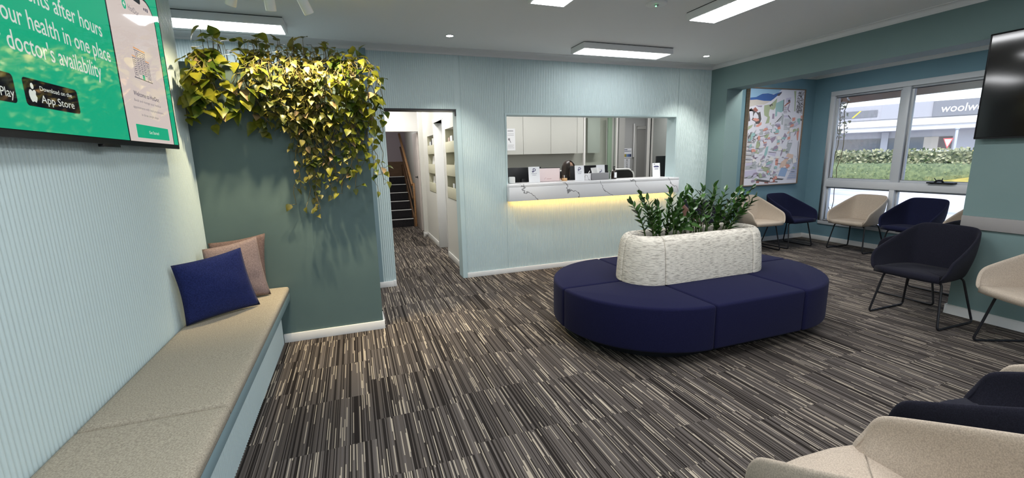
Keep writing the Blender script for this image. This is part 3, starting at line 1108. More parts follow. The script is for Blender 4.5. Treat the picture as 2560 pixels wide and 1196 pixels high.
# ================================================================== PAINTING
pt = thing('painting', 'tall framed painting of a white hillside village with blue mountain', 'painting', (6.38, 5.25, 0.943))
PX0, PX1, PZ0, PZ1 = 5.782, 6.978, 0.943, 2.452
mb = MB()
fw = 0.014
for x0, x1, z0, z1 in ((PX0, PX1, PZ0, PZ0 + fw), (PX0, PX1, PZ1 - fw, PZ1), (PX0, PX0 + fw, PZ0 + fw, PZ1 - fw), (PX1 - fw, PX1, PZ0 + fw, PZ1 - fw)):
    mb.box(x0, x1, 5.228, AY - 0.012, z0, z1)
mb.build('frame', wood_mat('pale_oak_frame', (0.15, 0.105, 0.07), (0.23, 0.165, 0.115), 5, (1, 1, 9)), pt, bevel=0.002)
PW, PH = PX1 - PX0 - 2 * fw, PZ1 - PZ0 - 2 * fw
cols = [('paint_white', (0.66, 0.65, 0.71)), ('paint_sky', (0.27, 0.44, 0.60)), ('paint_mountain', (0.055, 0.12, 0.32)), ('paint_sand', (0.55, 0.51, 0.47)), ('paint_sage', (0.36, 0.41, 0.27)),
        ('paint_aqua', (0.30, 0.47, 0.47)), ('paint_charcoal', (0.11, 0.10, 0.10)), ('paint_coral', (0.62, 0.30, 0.25)), ('paint_mauve', (0.32, 0.26, 0.34)), ('paint_grey', (0.40, 0.42, 0.44)),
        ('paint_lilac', (0.52, 0.49, 0.62)), ('paint_blue', (0.28, 0.38, 0.56)), ('paint_peach', (0.66, 0.48, 0.40)), ('paint_rust', (0.34, 0.14, 0.12)), ('paint_cream', (0.72, 0.69, 0.66))]
CI = {c[0][6:]: i for i, c in enumerate(cols)}
mb = MB()
mb.box(PX0 + fw, PX1 - fw, 5.243, 5.255, PZ0 + fw, PZ1 - fw, 0)
LAY = [0]


def art(color, pts):
    """a painted patch; u runs left to right and v bottom to top over the canvas"""
    LAY[0] += 1
    y = 5.2428 - LAY[0] * 0.00002
    P = [(PX0 + fw + u * PW, y, PZ0 + fw + v * PH) for u, v in pts]
    mb.poly(P, CI[color])


for c_, p_ in (
    ('sky', [(0, 1), (0.567, 0.999), (0.488, 0.957), (0.388, 0.947), (0.303, 0.955), (0.22, 0.95), (0.127, 0.912), (0.005, 0.902)]),
    ('mountain', [(0.005, 0.905), (0.118, 0.914), (0.221, 0.949), (0.32, 0.955), (0.422, 0.945), (0.52, 0.968), (0.574, 0.978), (0.429, 0.9), (0.382, 0.879), (0.264, 0.878), (0.13, 0.889), (0.008, 0.882)]),
    ('charcoal', [(0.49, 0.947), (0.535, 0.962), (0.571, 0.976), (0.563, 0.958), (0.529, 0.934), (0.492, 0.933)]),
    ('sand', [(0.005, 0.881), (0.13, 0.889), (0.264, 0.878), (0.374, 0.875), (0.27, 0.841), (0.129, 0.833), (0.009, 0.812)]),
    ('mauve', [(0.113, 0.833), (0.171, 0.828), (0.238, 0.831), (0.224, 0.813), (0.165, 0.816)]),
    ('charcoal', [(0.008, 0.794), (0.081, 0.763), (0.088, 0.711), (0.067, 0.683), (0.136, 0.664), (0.131, 0.64), (0.214, 0.645), (0.238, 0.692), (0.21, 0.768), (0.173, 0.758), (0.096, 0.777), (0.043, 0.805), (0, 0.768), (0.004, 0.665), (0.044, 0.674)]),
    ('rust', [(0.07, 0.786), (0.115, 0.814), (0.17, 0.782), (0.139, 0.763)]),
    ('white', [(0.088, 0.711), (0.108, 0.749), (0.131, 0.763), (0.177, 0.73), (0.189, 0.702), (0.116, 0.692)]),
    ('coral', [(0.078, 0.688), (0.123, 0.704), (0.194, 0.694), (0.201, 0.677), (0.153, 0.666)]),
    ('coral', [(0.15, 0.626), (0.248, 0.664), (0.249, 0.635), (0.194, 0.612), (0.155, 0.612)]),
    ('sage', [(0.271, 0.833), (0.387, 0.845), (0.433, 0.872), (0.496, 0.91), (0.487, 0.853), (0.465, 0.777), (0.398, 0.768), (0.382, 0.653), (0.315, 0.644), (0.348, 0.711), (0.286, 0.73), (0.271, 0.777)]),
    ('charcoal', [(0.363, 0.834), (0.411, 0.853), (0.426, 0.829), (0.397, 0.836), (0.378, 0.815)]),
    ('white', [(0.366, 0.758), (0.377, 0.796), (0.447, 0.787), (0.469, 0.806), (0.484, 0.768), (0.417, 0.758), (0.407, 0.711), (0.371, 0.725)]),
    ('aqua', [(0.478, 0.858), (0.618, 0.897), (0.62, 0.777), (0.588, 0.763), (0.517, 0.772), (0.516, 0.725), (0.483, 0.72)]),
    ('charcoal', [(0.614, 0.897), (0.625, 0.898), (0.629, 0.777), (0.616, 0.777)]),
    ('mauve', [(0.432, 0.749), (0.47, 0.749), (0.469, 0.696), (0.43, 0.696)]),
    ('lilac', [(0.659, 0.911), (0.752, 0.923), (0.743, 0.873), (0.658, 0.863)]),
    ('charcoal', [(0.697, 0.89), (0.721, 0.9), (0.741, 0.888), (0.726, 0.871), (0.701, 0.875)]),
    ('rust', [(0.632, 0.83), (0.684, 0.864), (0.751, 0.881), (0.736, 0.864), (0.679, 0.843), (0.647, 0.823)]),
    ('mauve', [(0.703, 0.821), (0.728, 0.859), (0.738, 0.854), (0.721, 0.797), (0.77, 0.768), (0.725, 0.773), (0.697, 0.797)]),
    ('lilac', [(0.636, 0.734), (0.713, 0.739), (0.792, 0.69), (0.717, 0.715), (0.657, 0.71)]),
    ('charcoal', [(0.731, 0.739), (0.794, 0.695), (0.792, 0.688), (0.724, 0.729)]),
    ('sage', [(0.794, 0.988), (0.837, 0.991), (0.842, 0.912), (0.851, 0.778), (0.833, 0.778), (0.822, 0.903)]),
    ('grey', [(0.37, 0.615), (0.469, 0.643), (0.612, 0.72), (0.601, 0.681), (0.503, 0.643), (0.419, 0.634)]),
    ('charcoal', [(0.379, 0.615), (0.409, 0.644), (0.501, 0.658), (0.602, 0.729), (0.611, 0.725), (0.511, 0.651), (0.415, 0.636)]),
    ('grey', [(0.606, 0.758), (0.644, 0.739), (0.643, 0.633), (0.608, 0.638)]),
    ('charcoal', [(0.631, 0.818), (0.691, 0.82), (0.692, 0.816), (0.632, 0.813)]),
    ('mauve', [(0.631, 0.806), (0.693, 0.808), (0.694, 0.804), (0.632, 0.801)]),
    ('charcoal', [(0.631, 0.795), (0.695, 0.797), (0.696, 0.793), (0.632, 0.79)]),
    ('mauve', [(0.631, 0.783), (0.697, 0.785), (0.698, 0.781), (0.632, 0.778)]),
    ('charcoal', [(0.631, 0.772), (0.699, 0.774), (0.699, 0.77), (0.632, 0.767)]),
    ('mauve', [(0.631, 0.76), (0.701, 0.762), (0.701, 0.758), (0.632, 0.755)]),
    ('grey', [(0.659, 0.698), (0.794, 0.7), (0.791, 0.693), (0.658, 0.691)]),
    ('grey', [(0.659, 0.685), (0.794, 0.686), (0.792, 0.68), (0.659, 0.677)]),
    ('grey', [(0.66, 0.671), (0.795, 0.673), (0.792, 0.666), (0.659, 0.664)]),
    ('grey', [(0.66, 0.658), (0.795, 0.659), (0.793, 0.652), (0.66, 0.65)]),
    ('grey', [(0.661, 0.644), (0.796, 0.645), (0.793, 0.639), (0.66, 0.636)]),
    ('grey', [(0.661, 0.631), (0.796, 0.632), (0.794, 0.625), (0.661, 0.623)]),
    ('grey', [(0.662, 0.617), (0.797, 0.618), (0.795, 0.611), (0.661, 0.609)]),
    ('grey', [(0.662, 0.603), (0.797, 0.604), (0.795, 0.598), (0.662, 0.596)]),
    ('grey', [(0.663, 0.59), (0.798, 0.591), (0.796, 0.584), (0.662, 0.582)]),
    ('coral', [(0.806, 0.71), (0.867, 0.714), (0.864, 0.68), (0.813, 0.671)]),
    ('grey', [(0.798, 0.651), (0.882, 0.68), (0.874, 0.622), (0.819, 0.632)]),
    ('aqua', [(0.905, 0.7), (0.966, 0.709), (0.961, 0.641), (0.907, 0.641)]),
    ('white', [(0.886, 0.763), (0.993, 0.763), (0.993, 0.709), (0.891, 0.709)]),
    ('coral', [(0.966, 0.734), (0.994, 0.734), (0.994, 0.704), (0.971, 0.701)]),
    ('charcoal', [(0.968, 0.7), (0.993, 0.699), (0.993, 0.678), (0.972, 0.678)]),
    ('sage', [(0.008, 0.575), (0.019, 0.618), (0.099, 0.638), (0.078, 0.608)]),
    ('grey', [(0.134, 0.564), (0.164, 0.588), (0.156, 0.521), (0.128, 0.483)]),
    ('grey', [(0.214, 0.588), (0.289, 0.592), (0.29, 0.529), (0.223, 0.525)]),
    ('coral', [(0.346, 0.606), (0.397, 0.61), (0.401, 0.581), (0.35, 0.582)]),
    ('charcoal', [(0.313, 0.544), (0.405, 0.552), (0.406, 0.547), (0.314, 0.539)]),
    ('charcoal', [(0.319, 0.558), (0.395, 0.562), (0.396, 0.558), (0.32, 0.554)]),
    ('aqua', [(0.456, 0.557), (0.529, 0.585), (0.551, 0.556), (0.487, 0.527), (0.433, 0.518)]),
    ('coral', [(0.508, 0.614), (0.593, 0.623), (0.606, 0.594), (0.548, 0.58), (0.521, 0.585)]),
    ('sage', [(0.317, 0.52), (0.357, 0.534), (0.407, 0.543), (0.379, 0.499), (0.339, 0.481), (0.308, 0.462)]),
    ('charcoal', [(0.177, 0.492), (0.216, 0.516), (0.3, 0.52), (0.365, 0.538), (0.366, 0.533), (0.3, 0.514), (0.225, 0.509), (0.183, 0.486)]),
    ('mauve', [(0.391, 0.48), (0.49, 0.508), (0.531, 0.517), (0.527, 0.488), (0.465, 0.44), (0.434, 0.479)]),
    ('coral', [(0.379, 0.499), (0.421, 0.507), (0.424, 0.487), (0.382, 0.48)]),
    ('mauve', [(0.65, 0.486), (0.692, 0.55), (0.742, 0.515), (0.718, 0.495), (0.65, 0.427)]),
    ('grey', [(0.768, 0.514), (0.776, 0.573), (0.801, 0.583), (0.804, 0.514)]),
    ('coral', [(0.748, 0.475), (0.752, 0.505), (0.804, 0.514), (0.801, 0.48)]),
    ('mauve', [(0.866, 0.513), (0.901, 0.572), (0.912, 0.562), (0.899, 0.533)]),
    ('coral', [(0.915, 0.542), (0.948, 0.611), (0.964, 0.572), (0.956, 0.463), (0.936, 0.473)]),
    ('peach', [(0.728, 0.544), (0.759, 0.569), (0.788, 0.554), (0.755, 0.539)]),
    ('sage', [(0.174, 0.396), (0.189, 0.463), (0.271, 0.481), (0.261, 0.433), (0.225, 0.39)]),
    ('sage', [(0.249, 0.463), (0.28, 0.481), (0.282, 0.433), (0.259, 0.424)]),
    ('mauve', [(0.243, 0.385), (0.287, 0.433), (0.379, 0.441), (0.353, 0.388), (0.268, 0.385)]),
    ('coral', [(0.3, 0.457), (0.367, 0.466), (0.37, 0.446), (0.312, 0.437)]),
    ('peach', [(0.291, 0.404), (0.349, 0.413), (0.352, 0.393), (0.298, 0.389)]),
    ('aqua', [(0.319, 0.271), (0.368, 0.403), (0.409, 0.412), (0.395, 0.334), (0.345, 0.266)]),
    ('grey', [(0.441, 0.372), (0.464, 0.393), (0.579, 0.379), (0.575, 0.352)]),
    ('lilac', [(0.414, 0.323), (0.427, 0.353), (0.56, 0.335), (0.548, 0.301)]),
    ('grey', [(0.374, 0.245), (0.395, 0.275), (0.52, 0.252), (0.507, 0.222)]),
    ('sage', [(0.296, 0.164), (0.32, 0.202), (0.479, 0.178), (0.453, 0.124)]),
    ('charcoal', [(0.32, 0.202), (0.479, 0.178), (0.476, 0.173), (0.317, 0.197)]),
    ('charcoal', [(0.409, 0.302), (0.541, 0.285), (0.539, 0.28), (0.406, 0.296)]),
    ('lilac', [(0.346, 0.202), (0.378, 0.24), (0.516, 0.22), (0.483, 0.188)]),
    ('charcoal', [(0.418, 0.353), (0.564, 0.342), (0.563, 0.337), (0.417, 0.347)]),
    ('mauve', [(0.641, 0.319), (0.666, 0.383), (0.685, 0.377), (0.675, 0.328), (0.649, 0.294)]),
    ('grey', [(0.749, 0.416), (0.768, 0.465), (0.845, 0.479), (0.846, 0.424), (0.8, 0.326), (0.746, 0.327)]),
    ('coral', [(0.559, 0.261), (0.568, 0.286), (0.614, 0.29), (0.611, 0.2), (0.562, 0.206)]),
    ('peach', [(0.738, 0.267), (0.781, 0.331), (0.895, 0.314), (0.891, 0.263), (0.826, 0.275), (0.779, 0.236), (0.823, 0.184), (0.796, 0.134), (0.646, 0.179), (0.672, 0.238)]),
    ('peach', [(0.554, 0.429), (0.584, 0.458), (0.622, 0.438), (0.573, 0.419)]),
    ('blue', [(0.634, 0.089), (0.682, 0.178), (0.772, 0.17), (0.81, 0.154), (0.77, 0.074)]),
    ('mauve', [(0.482, 0.103), (0.519, 0.147), (0.592, 0.13), (0.586, 0.11), (0.525, 0.107), (0.492, 0.093)]),
    ('mauve', [(0.131, 0.3), (0.162, 0.358), (0.207, 0.279), (0.166, 0.27)]),
    ('grey', [(0.02, 0.166), (0.02, 0.205), (0.224, 0.22), (0.222, 0.171)]),
    ('lilac', [(0.023, 0.205), (0.023, 0.235), (0.127, 0.247), (0.172, 0.226)]),
    ('charcoal', [(0.009, 0.083), (0.248, 0.111), (0.277, 0.085), (0.25, 0.096), (0.024, 0.076)]),
    ('lilac', [(0.014, 0.088), (0.01, 0.152), (0.214, 0.166), (0.248, 0.111)]),
    ('grey', [(0.245, 0.13), (0.324, 0.118), (0.434, 0.075), (0.314, 0.069), (0.242, 0.111)]),
    ('charcoal', [(0.249, 0.063), (0.483, 0.038), (0.46, 0.014), (0.223, 0.042)]),
    ('rust', [(0.226, 0.022), (0.24, 0.041), (0.468, 0.018), (0.461, 0.009)]),
    ('charcoal', [(0.49, 0.073), (0.755, 0.052), (0.721, 0.04), (0.481, 0.051)]),
    ('rust', [(0.477, 0.018), (0.49, 0.048), (0.588, 0.04), (0.583, 0.017)]),
    ('white', [(0.286, 0.018), (0.293, 0.034), (0.389, 0.026), (0.384, 0.01)]),
    ('charcoal', [(0.586, 0.019), (0.59, 0.029), (0.638, 0.026), (0.636, 0.015)]),
    ('charcoal', [(0.982, 0.261), (0.968, 0.372), (0.964, 0.458), (0.971, 0.457), (0.979, 0.352), (0.991, 0.261)]),
    ('charcoal', [(0.02, 0.458), (0.149, 0.45), (0.15, 0.446), (0.019, 0.452)]),
    ('sand', [(0.021, 0.45), (0.108, 0.445), (0.106, 0.44), (0.02, 0.444)]),
    ('cream', [(0.018, 0.436), (0.149, 0.428), (0.15, 0.423), (0.017, 0.43)]),
    ('grey', [(0.019, 0.428), (0.108, 0.423), (0.105, 0.417), (0.018, 0.422)]),
    ('charcoal', [(0.016, 0.414), (0.149, 0.406), (0.149, 0.401), (0.015, 0.408)]),
    ('grey', [(0.017, 0.406), (0.108, 0.401), (0.105, 0.395), (0.016, 0.4)]),
    ('cream', [(0.014, 0.392), (0.148, 0.384), (0.149, 0.379), (0.013, 0.386)]),
    ('sand', [(0.015, 0.384), (0.107, 0.379), (0.105, 0.373), (0.014, 0.378)]),
    ('charcoal', [(0.012, 0.37), (0.148, 0.362), (0.149, 0.357), (0.011, 0.364)]),
    ('grey', [(0.013, 0.362), (0.107, 0.357), (0.104, 0.351), (0.012, 0.356)]),
    ('cream', [(0.01, 0.348), (0.148, 0.339), (0.149, 0.335), (0.009, 0.342)]),
    ('grey', [(0.011, 0.34), (0.107, 0.334), (0.104, 0.329), (0.01, 0.334)]),
    ('charcoal', [(0.008, 0.326), (0.148, 0.317), (0.148, 0.312), (0.007, 0.32)]),
    ('sand', [(0.009, 0.318), (0.106, 0.312), (0.104, 0.306), (0.008, 0.311)]),
    ('cream', [(0.006, 0.304), (0.147, 0.295), (0.148, 0.29), (0.005, 0.298)]),
    ('grey', [(0.007, 0.296), (0.106, 0.29), (0.103, 0.284), (0.006, 0.289)]),
    ('charcoal', [(0.003, 0.282), (0.147, 0.272), (0.148, 0.268), (0.003, 0.276)]),
    ('grey', [(0.005, 0.274), (0.106, 0.268), (0.103, 0.262), (0.004, 0.267)]),
    ('cream', [(0.001, 0.259), (0.147, 0.25), (0.147, 0.245), (0.001, 0.254)]),
    ('sand', [(0.002, 0.252), (0.105, 0.245), (0.103, 0.239), (0.002, 0.245)]),
):
    art(c_, p_)
rA = random.Random(5)
for u0, u1, v0, v1, c in ((0.87, 0.985, 0.76, 0.985, 'charcoal'), (0.02, 0.16, 0.46, 0.56, 'charcoal')):
    for k in range(170 if u0 > 0.5 else 70):
        u, v, a = rA.uniform(u0, u1), rA.uniform(v0, v1), rA.uniform(0, PI)
        l, h = rA.uniform(0.006, 0.016), 0.0022
        art(c, [(u + l * math.cos(a) * i - h * math.sin(a) * j, v + (l * math.sin(a) * i + h * math.cos(a) * j) * PW / PH) for i, j in ((-1, -1), (1, -1), (1, 1), (-1, 1))])
for k in range(20):
    v = 0.045 + k * 0.0115
    a = 0.80 + 0.008 * k
    art('blue' if k % 2 else 'lilac', [(a, v), (0.985, v + 0.003), (0.985, v + 0.009), (a + 0.005, v + 0.006)])
for k in range(120):
    u, v = rA.uniform(0.04, 0.93), rA.uniform(0.04, 0.68)
    w_, h_ = rA.uniform(0.015, 0.05), rA.uniform(0.008, 0.03)
    sk = rA.uniform(-0.5, 0.9)
    c = rA.choice(('grey', 'white', 'lilac', 'white', 'mauve', 'sage', 'white', 'cream', 'grey', 'aqua', 'coral', 'charcoal'))
    if c == 'charcoal':
        h_ = 0.003
    art(c, [(u - w_ + sk * -h_, v - h_), (u + w_ * 0.7 - sk * h_, v - h_ * 0.7), (u + w_ + sk * h_, v + h_ * 0.2), (u + sk * h_ * 1.2, v + h_), (u - w_ * 0.8 + sk * h_, v + h_ * 0.6)])
mb.build('canvas', [mat(n, c, 0.75, spec=0.15) for n, c in cols], pt)
# ================================================================== ISLAND SOFA WITH PLANTER
SX, SY = 2.713, 2.982
sofa = thing('island_sofa', 'large navy oval island sofa with a speckled cream planter backrest', 'sofa', (SX, SY, 0))
SA, SR = 0.430, 0.785


def arc(cx, cy, r, a0, a1, n):
    return [(cx + r * math.cos(a0 + (a1 - a0) * i / n), cy + r * math.sin(a0 + (a1 - a0) * i / n)) for i in range(n + 1)]


def seat_module(outline, cuts):
    """upholstered block with rolled top and bottom rims"""
    mb = MB()
    mb.prism([(SX + u, SY + v) for u, v in outline], 0.112, 0.443)
    return mb.build('seat_module', MT['navy'], sofa, bevel=0.022, seg=4)


g = 0.0025
for s in (1, -1):
    seat_module([(-SA + g, s * g), (SA - g, s * g), (SA - g, s * SR), (-SA + g, s * SR)][::s], None)
for sx, a0 in ((1, 0), (-1, PI / 2), (-1, PI), (1, 3 * PI / 2)):
    sgy = 1 if a0 < PI - 0.1 else -1
    cx, cy = sx * (SA + g), sgy * g
    o = [(cx, cy)] + arc(cx, cy, SR, a0, a0 + PI / 2, 22)
    seat_module(o, None)
mb = MB()
out = arc(SX + SA, SY, 0.60, -PI / 2, PI / 2, 20) + arc(SX - SA, SY, 0.60, PI / 2, 3 * PI / 2, 20)
mb.prism(out, 0.001, 0.113)
mb.build('plinth', MT['blackm'], sofa)

# cream backrest: six padded panels around an oval trough
BX, BYY = 2.742, 2.974
BA = 0.462
cream_m = mat('cream_fleck_weave', (0.5, 0.47, 0.41), 0.95, spec=0.08)
v = coords(cream_m, (20, 20, 230))
nz = nd(cream_m, 'ShaderNodeTexNoise')
nz.inputs['Scale'].default_value = 1.0
nz.inputs['Detail'].default_value = 4
nz.inputs['Roughness'].default_value = 0.62
lk(cream_m, v, nz.inputs['Vector'])
rp = nd(cream_m, 'ShaderNodeValToRGB')
rp.color_ramp.elements[0].position = 0.36
rp.color_ramp.elements[0].color = (0.30, 0.27, 0.23, 1)
rp.color_ramp.elements[1].position = 0.52
rp.color_ramp.elements[1].color = (0.72, 0.67, 0.585, 1)
lk(cream_m, nz.outputs['Fac'], rp.inputs['Fac'])
lk(cream_m, rp.outputs['Color'], bsdf(cream_m).inputs['Base Color'])
bp = nd(cream_m, 'ShaderNodeBump')
bp.inputs['Strength'].default_value = 0.5
bp.inputs['Distance'].default_value = 0.004
lk(cream_m, nz.outputs['Fac'], bp.inputs['Height'])
lk(cream_m, bp.outputs['Normal'], bsdf(cream_m).inputs['Normal'])

PROF = [(0.252, 0.444), (0.253, 0.46), (0.248, 0.55), (0.240, 0.65), (0.230, 0.73), (0.220, 0.775), (0.204, 0.806), (0.182, 0.823), (0.158, 0.829), (0.134, 0.822), (0.118, 0.803), (0.112, 0.775), (0.112, 0.66)]


def back_panel(path):
    """path: list of (centre x, centre y, direction angle) stations"""
    mb = MB()
    rows = []
    n = len(path)
    for i, (cx, cy, a) in enumerate(path):
        e = min(i, n - 1 - i)
        ins = 0.009 if e == 0 else (0.003 if e == 1 else 0.0)
        row = []
        for k, (r, z) in enumerate(PROF):
            dr = -ins if k < 9 else ins
            dz = -ins if 6 <= k <= 10 else 0
            row.append((cx + (r + dr) * math.cos(a), cy + (r + dr) * math.sin(a), z + dz))
        rows.append(row)
    mb.grid(rows)
    for r in (rows[0], list(reversed(rows[-1]))):
        mb.poly(r)
    return mb.build('backrest_panel', cream_m, sofa, recalc=True)


e = 0.0012
for s in (1, -1):
    st = [BA - e - (2 * BA - 2 * e) * t for t in (0, 0.006, 0.02, 0.1, 0.25, 0.5, 0.75, 0.9, 0.98, 0.994, 1)]
    back_panel([(BX + u * s, BYY, PI / 2 * s) for u in st])
for sx, a0 in ((1, -PI / 2), (1, 0), (-1, PI / 2), (-1, PI)):
    ts = (0.004, 0.016, 0.05, 0.15, 0.3, 0.45, 0.6, 0.75, 0.88, 0.95, 0.984, 0.996)
    back_panel([(BX + sx * BA, BYY, a0 + PI / 2 * t) for t in ts])
out = arc(BX + BA, BYY, 0.112, -PI / 2, PI / 2, 12) + arc(BX - BA, BYY, 0.112, PI / 2, 3 * PI / 2, 12)
MB().prism(out, 0.45, 0.735).build('trough_soil', MT['soil'], sofa)


# ------------------------------------------------------------------ leaves and plants
def basis(d, nrm):
    d = d.normalized()
    x = d.cross(nrm)
    if x.length < 1e-4:
        x = d.cross(Vector((1, 0.3, 0.1)))
    x.normalize()
    return x, d, x.cross(d).normalized()


HEART = [(-0.06, 0.20), (0.06, 0.40), (0.25, 0.49), (0.48, 0.40), (0.72, 0.22), (0.90, 0.08), (1.0, 0.0)]
LANCE = [(0.0, 0.04), (0.18, 0.17), (0.42, 0.22), (0.68, 0.17), (0.88, 0.07), (1.0, 0.0)]


def leaf(mb, p, d, nrm, L, shape, fold=0.25, droop=0.25, mi=0, wf=1.0):
    x, y, z = basis(d, nrm)
    n = len(mb.v)
    for t, w in shape:
        zc = -droop * t * t * L
        for s in (-1, 0, 1):
            q = p + x * (s * w * wf * L) + y * (t * L) + z * (zc + (fold * w * L if s else 0))
            mb.v.append(tuple(q))
    k = len(shape)
    for i in range(k - 1):
        for s in (0, 1):
            a = n + i * 3 + s
            if i == k - 2:
                mb.face((a, a + 1, n + (k - 1) * 3 + 1), mi, True)
            else:
                mb.face((a, a + 1, a + 4, a + 3), mi, True)


def pothos(x0, x1, nv, zfun, lsize, lab, seed, mt, crown, group='trailing plants on the green wall'):
    R_ = random.Random(seed)
    t = thing('trailing_pothos', lab, 'plant', ((x0 + x1) / 2, 3.98, 2.15), group=group)
    vb, fb_ = MB(), MB()
    up = Vector((0, 0, 1))
    for i in range(nv):
        x = R_.uniform(x0, x1)
        ze, drift, side = zfun(x, R_)
        p = Vector((x, R_.uniform(3.86, 4.02), 2.14))
        pts = [p.copy()]
        top = R_.uniform(2.18, 2.30)
        pts.append(Vector((x + R_.uniform(-.04, .04), 3.88, top)))
        yy = R_.uniform(3.62, 3.79)
        if side:
            xs = R_.uniform(0.17, 0.27)
            pts.append(Vector((xs - 0.05, yy + 0.05, top - 0.02)))
            x = xs
        pts.append(Vector((x + R_.uniform(-.03, .03), yy, top - 0.09)))
        z = top - 0.12
        cx, cy = pts[-1].x, yy
        while z > ze:
            z -= R_.uniform(0.035, 0.06)
            cx += drift * 0.05 + R_.uniform(-.022, .022)
            cy += R_.uniform(-.012, .012) + (3.80 - cy) * 0.10
            cx = max(cx, -1.055)
            pts.append(Vector((cx, min(cy, 3.825), z)))
        vb.tube([tuple(q) for q in pts], [0.0026] * (len(pts) - 1) + [0.0012], 5)
        hang = len(pts)
        for j in range(1, hang):
            below = (pts[j].z < 1.75)
            cnt = 1 if below else R_.choice((1, 1, 2))
            if R_.random() < (0.30 if below else 0.12):
                continue
            for _ in range(cnt):
                q = pts[j] + Vector((R_.uniform(-.02, .02), R_.uniform(-.03, 0.0), R_.uniform(-.02, .02)))
                d = Vector((R_.uniform(-1, 1), R_.uniform(-.9, 0.1), R_.uniform(-1.0, 0.25)))
                stem_end = q + d.normalized() * R_.uniform(0.015, 0.05)
                stem_end.x = max(stem_end.x, -1.045)
                stem_end.y = min(stem_end.y, 3.80)
                vb.tube([tuple(pts[j]), tuple(stem_end)], [0.0018, 0.0013], 4)
                flat = R_.random() < 0.62
                d2 = (d.normalized() + Vector((R_.uniform(-.6, .6), -0.45, -0.25 if flat else -0.75))).normalized()
                nr = Vector((R_.uniform(-.5, .5), -0.15, 1.0)) if flat else Vector((R_.uniform(-.6, .6), -0.6, R_.uniform(0.1, 0.8)))
                L = lsize * R_.uniform(0.65, 1.25) * (0.85 if below else 1.0)
                tip = stem_end + d2 * L
                if tip.y > 3.83:
                    d2.y = -abs(d2.y)
                if tip.x < -1.07:
                    d2.x = abs(d2.x)
                mi = 1 if (R_.random() < (0.10 if below else 0.03)) else 0
                leaf(fb_, stem_end, d2, nr, L, HEART, R_.uniform(0.05, 0.4), R_.uniform(0.1, 0.45), mi, R_.uniform(0.75, 1.0))
    for i in range(crown):
        x = R_.uniform(x0, x1)
        y = R_.uniform(3.70, 4.05)
        hgt = R_.uniform(0.06, 0.24) * (1.15 if lsize > 0.075 else 1.0)
        a = Vector((x, max(y, 3.87), 2.14))
        b = Vector((x + R_.uniform(-.07, .07), y, 2.14 + hgt))
        b.x = max(b.x, -1.04)
        vb.tube([tuple(a), ((a.x + b.x) / 2, (a.y + b.y) / 2, b.z + 0.005), tuple(b)], 0.0019, 4)
        d = Vector((R_.uniform(-.9, .9), R_.uniform(-1.0, 0.5), R_.uniform(-0.5, 0.5)))
        L = lsize * R_.uniform(0.7, 1.25)
        if b.x + d.normalized().x * L < -1.07:
            d.x = abs(d.x)
        leaf(fb_, b, d, Vector((R_.uniform(-.4, .4), -0.4, 1)), L, HEART, R_.uniform(0.05, 0.35), R_.uniform(0.1, 0.5), 0, R_.uniform(0.8, 1.0))
    vb.build('vines', MT['vine'], t)
    fb_.build('foliage', [mt, MT['dry']], t)
    return t


def z_left(x, R_):
    return R_.uniform(1.78, 2.05), R_.uniform(-.3, .4), False


def z_ml(x, R_):
    return R_.uniform(1.72 - (x + 0.65) * 0.9, 2.02), R_.uniform(-.1, .4), False


def z_mr(x, R_):
    r = R_.random()
    if r < 0.12:
        return R_.uniform(1.05, 1.25), R_.uniform(-.35, 0.1), False
    return R_.uniform(1.28, 1.85), R_.uniform(-.15, .3), False


def z_r(x, R_):
    r = R_.random()
    if r < 0.30:
        return R_.uniform(1.33, 2.0), R_.uniform(-.12, .12), True
    return R_.uniform(1.22, 1.75), R_.uniform(-.25, .2), False


pothos(-1.03, -0.58, 19, z_left, 0.092, 'large-leaved pothos at the left end, next to the television wall', 21, MT['pothos'], 40)
pothos(-0.66, -0.34, 28, z_ml, 0.052, 'small-leaved bushy pothos second from the television wall', 22, MT['pothos_s'], 70)
pothos(-0.36, -0.08, 30, z_mr, 0.052, 'small-leaved pothos with the longest strand down the green wall', 23, MT['pothos_s'], 50)
pothos(-0.10, 0.13, 23, z_r, 0.062, 'pothos spilling around the right corner of the green wall', 24, MT['pothos'], 34)


